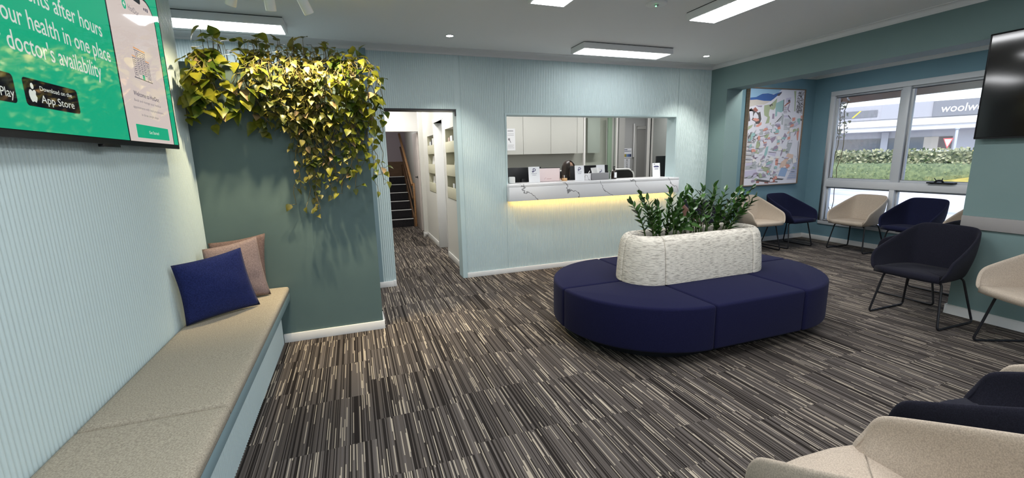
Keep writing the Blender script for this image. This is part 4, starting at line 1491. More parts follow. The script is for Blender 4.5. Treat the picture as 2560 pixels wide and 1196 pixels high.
def zz_plant(x0, x1, n, hmax, lean, lab, seed):
    R_ = random.Random(seed)
    t = thing('zz_plant', lab, 'plant', ((x0 + x1) / 2, BYY, 0.735))
    sb, lb = MB(), MB()
    for i in range(n):
        u = (i + R_.uniform(0.2, 0.8)) / n
        x = x0 + (x1 - x0) * u
        y = BYY + R_.uniform(-0.07, 0.07)
        h = hmax * R_.uniform(0.62, 1.0)
        lx = lean(u) + R_.uniform(-.10, .10)
        ly = R_.uniform(-.12, .12)
        pts = []
        for k in range(9):
            s = k / 8
            pts.append(Vector((x + lx * s ** 1.7, y + ly * s ** 1.6, 0.73 + h * (s - 0.10 * s * s * abs(lx) * 4))))
        sb.tube([tuple(p) for p in pts], [0.0075 - 0.0055 * k / 8 for k in range(9)], 6)
        m = int(10 + h * 11)
        az = R_.uniform(0, PI)
        for k in range(m):
            s = 0.24 + 0.76 * k / (m - 1)
            q = s * 8
            j = min(int(q), 7)
            p = pts[j].lerp(pts[j + 1], q - j)
            tg = (pts[j + 1] - pts[j]).normalized()
            sd = Vector((math.cos(az), math.sin(az), 0)) * (1 if k % 2 else -1)
            d = (sd * 0.85 + tg * (0.65 + 0.5 * s) + Vector((R_.uniform(-.2, .2), R_.uniform(-.2, .2), R_.uniform(-.1, .15)))).normalized()
            if k >= m - 2:
                d = (tg + sd * 0.25).normalized()
            L = R_.uniform(0.070, 0.100) * (1.0 if s < 0.8 else 0.85)
            leaf(lb, p, d, tg + Vector((R_.uniform(-.3, .3), R_.uniform(-.3, .3), 0.3)), L, LANCE, 0.35, 0.18, 0, 1.05)
    sb.build('stems', MT['zzstem'], t)
    lb.build('foliage', MT['zz'], t)


zz_plant(2.26, 2.60, 13, 0.50, lambda u: -0.16 + 0.20 * u, 'glossy dark green plant at the left end of the sofa planter', 3)
zz_plant(2.78, 3.22, 17, 0.48, lambda u: -0.14 + 0.40 * u, 'glossy dark green plant at the right end of the sofa planter', 8)
R_ = random.Random(4)
t = thing('young_pothos', 'small round-leaved plant between the two taller sofa plants', 'plant', (2.70, BYY, 0.735))
sb, lb = MB(), MB()
for i in range(16):
    a = Vector((R_.uniform(2.60, 2.80), BYY + R_.uniform(-.06, .06), 0.733))
    b = a + Vector((R_.uniform(-.08, .08), R_.uniform(-.1, .02), R_.uniform(0.10, 0.30)))
    sb.tube([tuple(a), tuple(a.lerp(b, 0.6) + Vector((0, 0, 0.02))), tuple(b)], 0.0025, 5)
    leaf(lb, b, Vector((R_.uniform(-1, 1), R_.uniform(-1, .2), R_.uniform(-.5, .2))), Vector((0, -.4, 1)), R_.uniform(0.06, 0.095), HEART, 0.2, 0.3, 0, 0.95)
sb.build('stems', MT['zzstem'], t)
lb.build('foliage', leaf_mat('young_leaf', (0.022, 0.065, 0.015), (0.06, 0.13, 0.03), 12, 0.3), t)

# ================================================================== TUB CHAIRS
# right half of the shell, back centre to seat front corner: base (x, y, z), rim (x, y, z)
HALF = [((0, .205, .415), (0, .272, .812)), ((.10, .202, .415), (.12, .270, .811)), ((.160, .190, .415), (.190, .262, .806)), ((.195, .165, .415), (.228, .232, .788)),
        ((.222, .110, .415), (.254, .150, .748)), ((.238, .0, .415), (.277, .0, .680)), ((.246, -.12, .415), (.288, -.135, .620)),
        ((.247, -.19, .415), (.290, -.205, .590)), ((.246, -.222, .415), (.289, -.240, .570)), ((.244, -.246, .415), (.283, -.262, .535)), ((.240, -.262, .414), (.272, -.274, .492)), ((.230, -.276, .413), (.248, -.286, .455))]


def make_chair(name, label, shell_m, out_m=None, group='tub chairs around the waiting room'):
    t = thing(name, label, 'chair', (0, 0, 0), group=group, local=True)
    half = HALF
    st = [((-b[0], b[1], b[2]), (-r[0], r[1], r[2])) for b, r in reversed(half[1:])] + half
    mb = MB()
    rows_o, rows_i = [], []
    NV = 7
    TH = 0.030
    o_cols, i_cols = [], []
    for k, (b, r) in enumerate(st):
        b, r = Vector(b), Vector(r)
        pb = Vector(st[max(k - 1, 0)][1])
        pa = Vector(st[min(k + 1, len(st) - 1)][1])
        tg = Vector((pa.x - pb.x, pa.y - pb.y, 0)).normalized()
        nin = Vector((-tg.y, tg.x, 0))
        if nin.dot(Vector((0 - r.x, -0.02 - r.y, 0))) < 0:
            nin = -nin
        oc, ic = [], []
        for j in range(NV + 1):
            v = j / NV
            p = b.lerp(r, v) - nin * (0.014 * math.sin(PI * v))
            th = TH * (1.0 - 0.25 * v)
            oc.append(p)
            ic.append(p + nin * th)
        top = (oc[-1] + ic[-1]) / 2 + Vector((0, 0, 0.009))
        o_cols.append(oc)
        i_cols.append((ic, top))
    loops = []
    for k in range(len(st)):
        ic, top = i_cols[k]
        loops.append([tuple(p) for p in o_cols[k]] + [tuple(top)] + [tuple(p) for p in reversed(ic)])
    mb.grid(loops)
    L = len(loops[0])
    for q in range(len(mb.mi)):                 # inside of the shell in its own fabric
        if q % (L - 1) > NV:
            mb.mi[q] = 1
    for q in (0, len(st) - 1):
        n0 = q * L
        idx = tuple(n0 + i for i in range(L))
        mb.face(idx if q else tuple(reversed(idx)), 0, True)
    # shallow pan under the seat
    rim = [o[0] for o in o_cols]
    c = Vector((0, -0.03, 0.378))
    n = len(mb.v)
    rings = [1.0, 0.93, 0.80]
    zz = [0.0, -0.018, -0.028]
    full = rim + [Vector((0.12, -0.292, 0.413)), Vector((0, -0.298, 0.413)), Vector((-0.12, -0.292, 0.413))]
    for s, dz in zip(rings, zz):
        for p in full:
            q = Vector((p.x * s, (p.y + 0.03) * s - 0.03, p.z + dz))
            mb.v.append(tuple(q))
    F = len(full)
    for i in range(2):
        for j in range(F):
            k = (j + 1) % F
            mb.face((n + i * F + j, n + i * F + k, n + (i + 1) * F + k, n + (i + 1) * F + j), 0, True)
    mb.face(tuple(n + 2 * F + j for j in range(F)), 0, True)
    sh = mb.build('shell', [out_m or shell_m, shell_m], t, recalc=True, sub=1)
    # seat pad
    inner = [ic[0] for ic, tp in i_cols]
    outl = [(p.x * 1.0, p.y) for p in inner]
    outl = outl[:] + [(0.235, -0.283), (0.15, -0.299), (0, -0.306), (-0.15, -0.299), (-0.235, -0.283)]
    mb = MB()
    ringz = [(1.0, 0.402), (1.0, 0.436), (0.985, 0.449), (0.95, 0.456), (0.6, 0.452), (0.25, 0.450)]
    n = 0
    F = len(outl)
    for s, z in ringz:
        for (x, y) in outl:
            mb.v.append((x * s, (y + 0.04) * s - 0.04, z - 0.012 * max(0, (y + 0.04)) / 0.25 * (1 if z > 0.42 else 0)))
    for i in range(len(ringz) - 1):
        for j in range(F):
            k = (j + 1) % F
            mb.face((i * F + j, i * F + k, (i + 1) * F + k, (i + 1) * F + j), 0, True)
    mb.face(tuple((len(ringz) - 1) * F + j for j in range(F)), 0, True)
    mb.face(tuple(reversed(range(F))), 0)
    mb.build('seat', shell_m, t, recalc=True)
    for s in (-1, 1):
        pts = rounded([(s * 0.06, -0.17, 0.388), (s * 0.205, -0.175, 0.388), (s * 0.252, -0.2425, 0.0090), (s * 0.252, 0.2425, 0.0090), (s * 0.19, 0.15, 0.388), (s * 0.06, 0.15, 0.388)], 0.035, 5)
        MB().tube([tuple(p) for p in pts], 0.0088, 8).build('sled_leg', MT['blackm'], t)
    MB().box(-0.10, 0.10, -0.20, 0.17, 0.377, 0.392).build('mounting_plate', MT['blackm'], t)
    return t


def put(t, x, y, deg):
    t.location = (x, y, 0)
    t.rotation_euler = (0, 0, math.radians(deg))
    return t


def again(t, label, x, y, deg):
    c = copy_tree(t)
    c['label'] = label
    return put(c, x, y, deg)


# facing: 0 = towards the viewer (-Y), -90 = towards -X, 180 = towards +Y
bg = put(make_chair('tub_chair', 'beige tub chair directly in front of the window at its left end', MT['beige']), 6.985, 4.235, -90)
again(bg, 'beige tub chair under the painting, half behind the sofa plants', 5.735, 4.905, -6)
again(bg, 'beige tub chair mostly hidden behind the pier, only one arm showing at the window', 7.0, 2.86, -90)
again(bg, 'beige tub chair against the pier at the right edge under the switched-off television', 4.505, 1.418, -115)
again(bg, 'beige tub chair nearest the viewer, cut off by the bottom right corner', 1.345, 0.605, 180)
again(bg, 'beige tub chair showing only a rim at the right edge beyond the near navy chair', 2.785, 0.64, 180)
nv = put(make_chair('tub_chair', 'navy tub chair in the alcove corner right below the painting', MT['navyc']), 6.412, 4.90, 0)
again(nv, 'navy tub chair second along the window, behind the big dark chair', 7.0, 3.545, -90)
dk = put(make_chair('tub_chair', 'dark navy tub chair standing free in front of the teal pier', MT['navyd']), 4.615, 2.212, -90)
again(dk, 'dark navy tub chair in the opening hidden behind another, only its sled feet showing', 5.32, 2.57, 180)
again(dk, 'dark navy tub chair in the bottom right, beside the nearest beige one', 2.08, 0.635, 180)
mv = put(make_chair('tub_chair', 'charcoal tub chair with mauve-brown outside behind the sofa plants at the reeded wall', MT['navyd'], MT['mauve_d']), 4.665, 4.82, 0)
# ================================================================== RECEPTION
ctr = thing('reception_counter', 'white veined stone reception counter with a warm light strip underneath', 'counter', (3.09, 5.26, 0.937))
CF0 = 5.062
MB().box(OX0 - 0.018, OX1 + 0.012, CF0, 5.47, 1.112, 1.147).build('top_slab', MT['marble'], ctr, bevel=0.003)
MB().box(OX0 - 0.018, OX1 + 0.012, CF0, CF0 + 0.022, 0.937, 1.1118).box(OX0 - 0.018, OX0 + 0.004, CF0 + 0.022, BY - 0.002, 0.937, 1.1118).box(OX1 - 0.010, OX1 + 0.012, CF0 + 0.022, BY - 0.002, 0.937, 1.1118).build('front_apron', MT['marble'], ctr, bevel=0.002)
MB().box(OX0 + 0.01, OX1 - 0.012, CF0 + 0.026, CF0 + 0.050, 0.950, 0.956).build('light_strip', MT['led'], ctr)
# interior shell of the office
struct('wall_reception_back', MB().box(1.42, 6.6, 9.4, 9.5, 0, H).box(1.42, 4.98, 7.95, 8.05, 0, H), MT['inwall'])
struct('wall_reception_right', MB().box(6.98, 7.1, 5.42, 9.5, 0, H).box(5.25, 7.1, 5.42, 5.5, 0, H), MT['grey'])
struct('wall_corridor', MB().box(5.04, 5.17, 7.58, 7.72, 0, H).box(6.1, 6.98, 9.38, 9.5, 0, H), MT['grey'])

# wall cupboards
cb = thing('wall_cabinet', 'row of pale grey flat wall cupboards behind reception', 'cabinet', (3.06, 7.78, 1.53))
MB().box(1.87, 4.245, 7.622, 7.948, 1.534, 2.45).build('carcass', MT['cab'], cb)
for x0, x1 in ((1.87, 2.43), (2.433, 2.995), (2.998, 3.556), (3.559, 4.111), (4.114, 4.245)):
    MB().box(x0, x1 - 0.003, 7.60, 7.620, 1.530, 2.45).build('door', MT['cab'], cb, bevel=0.002)
ntc = thing('notice', 'white printed notice taped on the leftmost visible cupboard door', 'notice', (2.755, 7.598, 1.60))
MB().box(2.675, 2.835, 7.5965, 7.5985, 1.605, 1.995).build('sheet', MT['paper'], ntc)
mb = MB()
fz = lambda x, z, y: (lambda u, v, w=0: (x + u, y, z + v))
for k, (z, wd) in enumerate(((1.945, 0.11), (1.90, 0.12), (1.875, 0.12), (1.70, 0.12), (1.675, 0.11), (1.65, 0.12))):
    mb.quad((2.69, 7.596, z), (2.69 + wd, 7.596, z), (2.69 + wd, 7.596, z + (0.014 if k == 0 else 0.005)), (2.69, 7.596, z + (0.014 if k == 0 else 0.005)))
mb.poly([(2.715 + 0.022 * math.cos(a * PI / 5), 7.596, 1.805 + 0.022 * math.sin(a * PI / 5)) for a in range(10)])
mb.quad((2.72, 7.596, 1.785), (2.745, 7.596, 1.74), (2.755, 7.596, 1.745), (2.735, 7.596, 1.79))
mb.build('print', MT['inkg'], ntc)

# glazed partition behind the desk
gp = thing('partition_glazed', 'glazed office partition with pale posts', None, (5.0, 7.6, 0))
gp['kind'] = 'structure'
for x0, x1 in ((4.248, 4.285), (4.980, 5.010), (5.750, 5.79), (5.82, 5.862), (6.9, 6.95)):
    MB().box(x0, x1, 7.585, 7.640, 0, H).build('post', MT['white'], gp, bevel=0.002)
MB().box(5.795, 5.815, 7.59, 7.64, 0, H).build('dark_seal', MT['blackm'], gp)
for x0, x1 in ((4.286, 4.979), (5.863, 6.899)):
    MB().box(x0, x1, 7.606, 7.614, 0, H).build('pane', MT['glassg'], gp)
cb2 = thing('wall_cabinet', 'narrow grey wall cupboard seen through the office glass', 'cabinet', (4.62, 7.86, 1.53))
MB().box(4.42, 4.70, 7.762, 7.948, 1.534, 2.21).build('carcass', MT['cab'], cb2)
MB().box(4.42, 4.70, 7.74, 7.760, 1.530, 2.21).build('door', mat('grey_laminate', (0.60, 0.63, 0.61), 0.45), cb2, bevel=0.002)
tag(MB().box(4.875, 4.965, 7.72, 7.76, 0.0, 2.25).build('hanging_screen', mat('sage_fabric', (0.36, 0.46, 0.37), 0.8), bevel=0.004), 'narrow sage green panel behind the office glass', 'panel')
# far corridor wall: door with frame, posters
dr = thing('door_3', 'grey corridor door in a pale frame seen past the reception desk', None, (6.82, 9.37, 0))
dr['kind'] = 'structure'
MB().box(6.72, 6.98, 9.345, 9.379, 0, 2.10).build('leaf', mat('grey_door', (0.27, 0.265, 0.25), 0.6), dr)
MB().box(6.65, 6.72, 9.33, 9.379, 0, 2.18).box(6.72, 6.98, 9.33, 9.379, 2.10, 2.18).build('frame', mat('grey_frame', (0.40, 0.395, 0.37), 0.6), dr, bevel=0.003)
MB().box(6.62, 6.645, 9.32, 9.35, 1.42, 2.24).build('push_bar', MT['white'], dr, bevel=0.004)
ps = thing('poster', 'poster with a row of coloured squares on the corridor wall', 'poster', (6.45, 9.378, 1.41))
MB().box(6.295, 6.605, 9.372, 9.379, 1.41, 1.64).build('sheet', MT['paper'], ps)
mb = MB()
pc = [(0.55, 0.13, 0.03), (0.6, 0.30, 0.03), (0.35, 0.30, 0.04), (0.12, 0.25, 0.45), (0.05, 0.10, 0.30), (0.02, 0.03, 0.08)]
for k in range(6):
    mb.quad(*[(6.31 + k * 0.048 + a, 9.371, 1.43 + b) for a, b in ((0, 0), (0.044, 0), (0.044, 0.07), (0, 0.07))], mi=k)
mb.quad(*[(6.31 + a, 9.371, 1.565 + b) for a, b in ((0, 0), (0.28, 0), (0.28, 0.012), (0, 0.012))], mi=5)
mb.quad(*[(6.31 + a, 9.371, 1.60 + b) for a, b in ((0, 0), (0.17, 0), (0.17, 0.014), (0, 0.014))], mi=5)
mb.build('print', [mat('print_colour', c, 0.7) for c in pc], ps)
ps = thing('notice', 'white notice with upright black lettering below the coloured poster', 'notice', (6.45, 9.378, 1.0))
MB().box(6.335, 6.565, 9.372, 9.379, 1.02, 1.39).build('sheet', MT['paper'], ps)
MB().text('ERATOR', lambda u, v, w=0: (6.50 - v, 9.371, 1.16 + u), 0.22, 0.05).build('lettering', MT['blackm'], ps)

# desk behind the counter
dsk = thing('desk', 'white reception desk behind the counter', 'desk', (3.1, 5.85, 0))
MB().box(1.60, 4.90, 5.475, 6.20, 0.715, 0.74).build('top', MT['white'], dsk, bevel=0.003)
for x in (1.62, 3.2, 4.85):
    MB().box(x, x + 0.03, 5.50, 6.16, 0, 0.715).build('side_panel', MT['white'], dsk)


def monitor(x0, x1, z0, z1, y, rz, lab):
    cx = (x0 + x1) / 2
    w = x1 - x0
    t = thing('monitor', lab, 'monitor', (cx, y, 0.741), rz, 'monitors behind the counter', local=True)
    zb, zt = z0 - 0.741, z1 - 0.741
    MB().box(-w / 2, w / 2, -0.012, 0.016, zb, zt).build('casing', MT['black'], t, bevel=0.006)
    MB().box(-w / 2 + 0.008, w / 2 - 0.008, 0.0165, 0.0175, zb + 0.012, zt - 0.008).build('screen', MT['scr_off'], t)
    MB().box(-0.03, 0.03, -0.05, -0.0125, 0.008, zb + 0.15).build('neck', MT['black'], t, bevel=0.004)
    MB().box(-0.11, 0.11, -0.12, 0.06, 0.0, 0.009).build('foot', MT['black'], t, bevel=0.003)


monitor(1.955, 2.528, 1.03, 1.337, 5.75, 0, 'black monitor back at the left end of the counter')
monitor(2.995, 3.630, 1.03, 1.337, 5.75, 0, 'black monitor back in front of the seated person')
monitor(4.495, 4.93, 1.03, 1.450, 5.75, 0.10, 'black monitor at the right end of the counter behind a card')


def card(x0, x1, y, z1, lab, title=True, dots=True, lean=0.10, kind='P'):
    """folded white counter card leaning back a little"""
    z0 = 1.1475
    w = x1 - x0
    hh = z1 - z0
    t = thing('counter_card', lab, 'sign', ((x0 + x1) / 2, y, z0), group='white cards on the reception counter')
    F = lambda u, v, d=0.0: (x0 + u, y + v * lean - d, z0 + v)
    mb = MB()
    a = [F(0, 0), F(w, 0), F(w, hh), F(0, hh)]
    b = [F(0, 0, -0.003), F(w, 0, -0.003), F(w, hh, -0.003), F(0, hh, -0.003)]
    n = len(mb.v)
    mb.v += a + b
    for q in ((0, 1, 2, 3), (7, 6, 5, 4), (0, 4, 5, 1), (1, 5, 6, 2), (2, 6, 7, 3), (3, 7, 4, 0)):
        mb.face(tuple(n + i for i in q))
    mb.build('sheet', MT['paper'], t)
    mb = MB()
    cx = w * 0.50
    if kind == 'P':
        cz = hh * (0.80 if dots else 0.60)
        r = w * 0.13
        # ring of the P mark, open at the lower left, with a slanting stem and a small star
        for k in range(16):
            a0, a1 = math.radians(-120 + k * 17), math.radians(-120 + (k + 1) * 17)
            mb.quad(*[F(cx + q * math.cos(g_) * 1.15, cz + q * math.sin(g_), 0.0012) for q, g_ in ((r, a0), (r, a1), (r * 0.62, a1), (r * 0.62, a0))])
        mb.quad(*[F(cx + u * r, cz + v_ * r, 0.0012) for u, v_ in ((-0.75, 0.7), (-0.35, 0.8), (-0.75, -1.9), (-1.05, -1.7))])
        mb.quad(*[F(cx + u * r, cz + v_ * r, 0.0012) for u, v_ in ((-1.8, -1.0), (-0.8, -1.5), (0.0, -1.0), (-0.8, -0.7))])
        for z, wd in ((0.56, 0.5), (0.46, 0.36)) if dots else ((0.28, 0.5), (0.20, 0.56)):
            mb.quad(*[F(cx + a * wd * w / 2, z * hh + b, 0.0012) for a, b in ((-1, 0), (1, 0), (1, 0.003), (-1, 0.003))])
    else:
        for z, wd, th in ((0.80, 0.5, 0.005), (0.70, 0.66, 0.016), (0.60, 0.5, 0.004), (0.55, 0.5, 0.004)):
            mb.quad(*[F(cx + a * wd * w / 2, z * hh + b, 0.0012) for a, b in ((-1, 0), (1, 0), (1, th), (-1, th))])
        mb.quad(*[F(w * 0.25 + a, hh * 0.90 + b, 0.0012) for a, b in ((-.008, 0), (.012, 0), (.012, .008), (-.008, .008))])
    mb.build('print', MT['ink'], t)
    # bent foot resting on the stone
    MB().box(x0, x1, y + 0.003, y + 0.055, z0, z0 + 0.002).build('foot', MT['paper'], t)


card(2.160, 2.318, 5.30, 1.352, 'white card with a navy P emblem, at the left beside the pink panel')
card(2.830, 2.972, 5.28, 1.350, 'white card with a navy P emblem in front of the seated person')
card(3.235, 3.372, 5.40, 1.348, 'white card with a navy P emblem behind the grey tissue box', dots=False)
card(4.120, 4.252, 5.31, 1.352, 'narrow white printed card at the right end of the counter', kind='T')

o = thing('display_panel', 'pale pink standing panel with a faint tick mark between two white cards', 'display panel', (2.50, 5.42, 1.1475))
MB().box(2.352, 2.662, 5.410, 5.422, 1.149, 1.322).build('panel', MT['pink'], o, bevel=0.003)
MB().box(2.350, 2.672, 5.4225, 5.434, 1.1478, 1.330).build('backing', MT['black'], o, bevel=0.003)
mb = MB()
pk = mat('faint_pink_print', (0.62, 0.42, 0.43), 0.6)
mb.poly([(2.425, 5.4095, 1.186), (2.435, 5.4095, 1.176), (2.456, 5.4095, 1.200), (2.453, 5.4095, 1.204), (2.436, 5.4095, 1.184), (2.428, 5.4095, 1.190)])
mb.quad((2.465, 5.4095, 1.178), (2.535, 5.4095, 1.178), (2.535, 5.4095, 1.186), (2.465, 5.4095, 1.186))
mb.build('print', pk, o)

tag(MB().prism(rrect(0.075, 0.085, 0.012, 4, 1.915, 1.1905), 0, 0.05, lambda u, v, w: (u, 5.26 + w, v)).build('card_reader', MT['white'], bevel=0.004), 'small white device at the far left end of the counter', 'device')
# marble pen box
bx = thing('pen_box', 'small marbled box with a white pen, left of the grey tissue box', 'box', (3.03, 5.32, 1.1475))
MB().box(2.992, 3.074, 5.285, 5.365, 1.1478, 1.238).build('box', MT['marble_s'], bx, bevel=0.003)
MB().tube([(3.055, 5.32, 1.2385), (3.078, 5.325, 1.272)], 0.005).build('pen', MT['white'], bx)
# tissue box
tb = thing('tissue_box', 'grey tissue box with a white tissue pulled up', 'tissue box', (3.215, 5.33, 1.1475))
MB().box(3.082, 3.350, 5.27, 5.385, 1.1478, 1.240).build('box', MT['greybox'], tb, bevel=0.004)
mb = MB()
rows = []
for j in range(7):
    v = j / 6
    row = []
    for i in range(13):
        u = i / 12
        row.append((3.135 + 0.115 * (u - 0.5) * (1 + 0.35 * v) + 0.035 + 0.012 * v, 5.325 + 0.018 * math.sin(u * 9 + v * 2) * (0.3 + v), 1.2405 + 0.078 * v * (1 - 0.25 * abs(u - 0.35))))
    rows.append(row)
mb.grid(rows)
mb.build('tissue', MT['tissue'], tb)
# clear cup with pens
cp = thing('pen_cup', 'clear cup of pens left of the dark pump bottle', 'cup', (3.392, 5.33, 1.1475))
MB().lathe([(0.030, 1.148), (0.033, 1.235), (0.031, 1.235), (0.028, 1.152)], (3.392, 5.33, 0), 18).build('cup', MT['clear'], cp)
for k, (dx, dy, h, m_) in enumerate(((-0.01, 0.005, 1.262, 'black'), (0.012, -0.004, 1.270, 'black'), (0.002, 0.012, 1.255, 'steel'))):
    MB().tube([(3.392 + dx * 0.6, 5.33 + dy, 1.154), (3.392 + dx * 1.6, 5.33 + dy, h)], 0.004).build('pen', MT[m_], cp)
# pump bottle
pb = thing('pump_bottle', 'dark amber pump bottle with a white label on the counter', 'bottle', (3.478, 5.34, 1.1475))
MB().lathe([(0.036, 1.148), (0.038, 1.152), (0.038, 1.245), (0.034, 1.258), (0.016, 1.268), (0.014, 1.280)], (3.478, 5.34, 0), 24).build('bottle', MT['amber'], pb)
mb = MB()
a0, a1 = math.radians(-115), math.radians(-20)
mb.grid([[(3.478 + 0.0386 * math.cos(a0 + (a1 - a0) * i / 8), 5.34 + 0.0386 * math.sin(a0 + (a1 - a0) * i / 8), z) for i in range(9)] for z in (1.165, 1.240)])
mb.build('label_patch', MT['paper'], pb)
mb = MB()
mb.lathe([(0.016, 1.2805), (0.016, 1.295), (0.005, 1.296), (0.005, 1.312), (0.015, 1.313), (0.015, 1.322), (0.006, 1.325)], (3.478, 5.34, 0), 14)
mb.tube([(3.478, 5.34, 1.318), (3.455, 5.325, 1.318), (3.445, 5.318, 1.311)], 0.004)
mb.build('pump', MT['black'], pb)
# wooden pen holder
wp = thing('pen_holder', 'small light wood pen holder right of the pink panel', 'pen holder', (2.70, 5.38, 1.1475))
MB().box(2.685, 2.745, 5.35, 5.405, 1.1478, 1.185).build('block', wood_mat('blond_wood', (0.62, 0.36, 0.16), (0.72, 0.46, 0.24)), wp, bevel=0.003)
for k, m_ in enumerate(('brownwood', 'white', 'black')):
    MB().tube([(2.697 + 0.018 * k, 5.378, 1.1855), (2.695 + 0.021 * k, 5.384, 1.222)], 0.005).build('pen', MT[m_], wp)


# ------------------------------------------------------------------ office chairs
def office_chair(x, y, deg, lab):
    t = thing('office_chair', lab, 'office chair', (x, y, 0), math.radians(deg), 'office chairs behind reception', local=True)
    # back faces local +Y side; person looks to -Y
    frame = [(a * 1.0, 0.0, b) for a, b in rrect(0.46, 0.52, 0.12, 6, 0, 0.98)]
    pts = [(u, 0.22 - 0.05 * (1 - (u / 0.23) ** 2) * -1 - 0.03, z) for u, _, z in frame]
    MB().tube(pts + [pts[0]], 0.014, 8).build('back_frame', MT['white'], t)
    mb = MB()
    rows = []
    for j in range(9):
        z = 0.735 + 0.49 * j / 8
        hw = 0.222 if 0.78 < z < 1.18 else 0.19
        rows.append([(hw * (-1 + 2 * i / 8), 0.19 + 0.05 * (1 - (-1 + 2 * i / 8) ** 2), z) for i in range(9)])
    mb.grid(rows)
    mb.build('back_mesh', MT['mesh_b'], t)
    mb = pad(-0.245, 0.245, -0.25, 0.20, 0.44, 0.50, 0.03, 8, 8, lambda a, b: 0.0)
    mb.build('seat', MT['mesh_b'], t, recalc=True)
    MB().tube([(0, 0.23, 0.74), (0, 0.26, 0.55), (0, 0.10, 0.43)], 0.02).build('back_support', MT['white'], t)
    for s in (-1, 1):
        MB().tube(rounded([(s * 0.20, 0.02, 0.43), (s * 0.29, 0.02, 0.45), (s * 0.29, 0.04, 0.66)], 0.04), 0.014).build('arm_post', MT['white'], t)
        MB().box(s * 0.29 - 0.035, s * 0.29 + 0.035, -0.14, 0.13, 0.662, 0.70).build('arm_pad', mat('light_grey_pad', (0.55, 0.55, 0.5), 0.6), t, bevel=0.012)
    MB().lathe([(0.028, 0.10), (0.028, 0.43)], (0, 0, 0), 14).build('gas_column', MT['black'], t)
    for k in range(5):
        a = k * 2 * PI / 5 + 0.3
        c_, s_ = math.cos(a), math.sin(a)
        l = MB().tube([(0.02 * c_, 0.02 * s_, 0.12), (0.29 * c_, 0.29 * s_, 0.075)], [0.022, 0.014]).build('foot', MT['white'], t)
        MB().lathe([(0.027, -0.011), (0.027, 0.011)], (0.29 * c_, 0.29 * s_, 0.029), 14, M=Matrix.Rotation(PI / 2, 3, 'Y')).build('caster', MT['black'], l)


office_chair(4.345, 6.22, 0, 'empty white-framed mesh office chair behind the counter, right of the bottle')
office_chair(3.16, 6.36, 0, 'white-framed office chair the seated person is on')

# ------------------------------------------------------------------ person at the desk
pr = thing('person', 'person with long dark hair and white top sitting behind the middle monitor', 'person', (3.20, 6.30, 0), local=True)


def skin(name, nodes, edges, m, parent, sub=2, root=0):
    me = bpy.data.meshes.new(name)
    me.from_pydata([n[0] for n in nodes], edges, [])
    o = bpy.data.objects.new(name, me)
    COL.objects.link(o)
    o.parent = parent
    s = o.modifiers.new('skin', 'SKIN')
    s.use_smooth_shade = True
    for i, n in enumerate(nodes):
        sv = me.skin_vertices[0].data[i]
        r = n[1]
        sv.radius = r if isinstance(r, tuple) else (r, r)
        sv.use_root = (i == root)
    ss = o.modifiers.new('sub', 'SUBSURF')
    ss.levels = sub
    ss.render_levels = sub
    me.materials.append(m)
    ROOT_OFF[o.name] = (0, 0, 0)
    return o


# seated figure, looking towards -Y and down at the screen; seat height 0.52
PZ = 0.10
nodes = [((0, 0.08, 0.60), (0.15, 0.11)), ((0, 0.06, 0.76), (0.12, 0.095)), ((0, 0.04, 0.93), (0.135, 0.10)), ((0, 0.03, 1.05), (0.12, 0.085)), ((0, 0.015, 1.13), (0.05, 0.05)), ((0.005, -0.005, 1.20), 0.048), ((0.008, -0.015, 1.25), 0.055),
         ((0.165, 0.03, 1.055), 0.055), ((0.225, -0.02, 0.85), 0.044), ((0.18, -0.27, 0.775), 0.034), ((0.165, -0.33, 0.772), (0.030, 0.022)),
         ((-0.165, 0.03, 1.055), 0.055), ((-0.225, -0.02, 0.85), 0.044), ((-0.18, -0.27, 0.775), 0.034), ((-0.165, -0.33, 0.772), (0.030, 0.022)),
         ((0.10, 0.04, 0.58), 0.085), ((0.12, -0.36, 0.58), 0.062), ((0.12, -0.38, 0.10), 0.042), ((0.12, -0.50, 0.045), 0.036),
         ((-0.10, 0.04, 0.58), 0.085), ((-0.12, -0.36, 0.58), 0.062), ((-0.12, -0.38, 0.10), 0.042), ((-0.12, -0.50, 0.045), 0.036)]
edges = [(0, 1), (1, 2), (2, 3), (3, 4), (4, 5), (5, 6), (3, 7), (7, 8), (8, 9), (9, 10), (3, 11), (11, 12), (12, 13), (13, 14), (0, 15), (15, 16), (16, 17), (17, 18), (0, 19), (19, 20), (20, 21), (21, 22)]
# fingers rooted in the palms
for s, palm in ((1, 10), (-1, 14)):
    px, py, pz = nodes[palm][0]
    for k, (dx, L) in enumerate(((-0.026, 0.070), (-0.009, 0.078), (0.009, 0.074), (0.024, 0.060))):
        i = len(nodes)
        nodes += [((px + dx, py - 0.045, pz + 0.004), 0.0095), ((px + dx * 1.15, py - 0.045 - L * 0.5, pz + 0.004), 0.0085), ((px + dx * 1.2, py - 0.045 - L, pz - 0.014), 0.0072)]
        edges += [(palm, i), (i, i + 1), (i + 1, i + 2)]
    i = len(nodes)
    nodes += [((px - s * 0.036, py - 0.012, pz - 0.004), 0.0105), ((px - s * 0.052, py - 0.05, pz - 0.010), 0.0085)]
    edges += [(palm, i), (i, i + 1)]
skin('body', nodes, edges, MT['skin'], pr)
tn = [((0, 0.08, 0.60), (0.172, 0.132)), ((0, 0.06, 0.76), (0.140, 0.114)), ((0, 0.04, 0.93), (0.156, 0.120)), ((0, 0.03, 1.06), (0.135, 0.098)), ((0, 0.02, 1.105), (0.075, 0.07)),
      ((0.168, 0.03, 1.058), 0.070), ((0.230, -0.02, 0.85), 0.060), ((0.186, -0.25, 0.778), 0.046), ((-0.168, 0.03, 1.058), 0.070), ((-0.230, -0.02, 0.85), 0.060), ((-0.186, -0.25, 0.778), 0.046)]
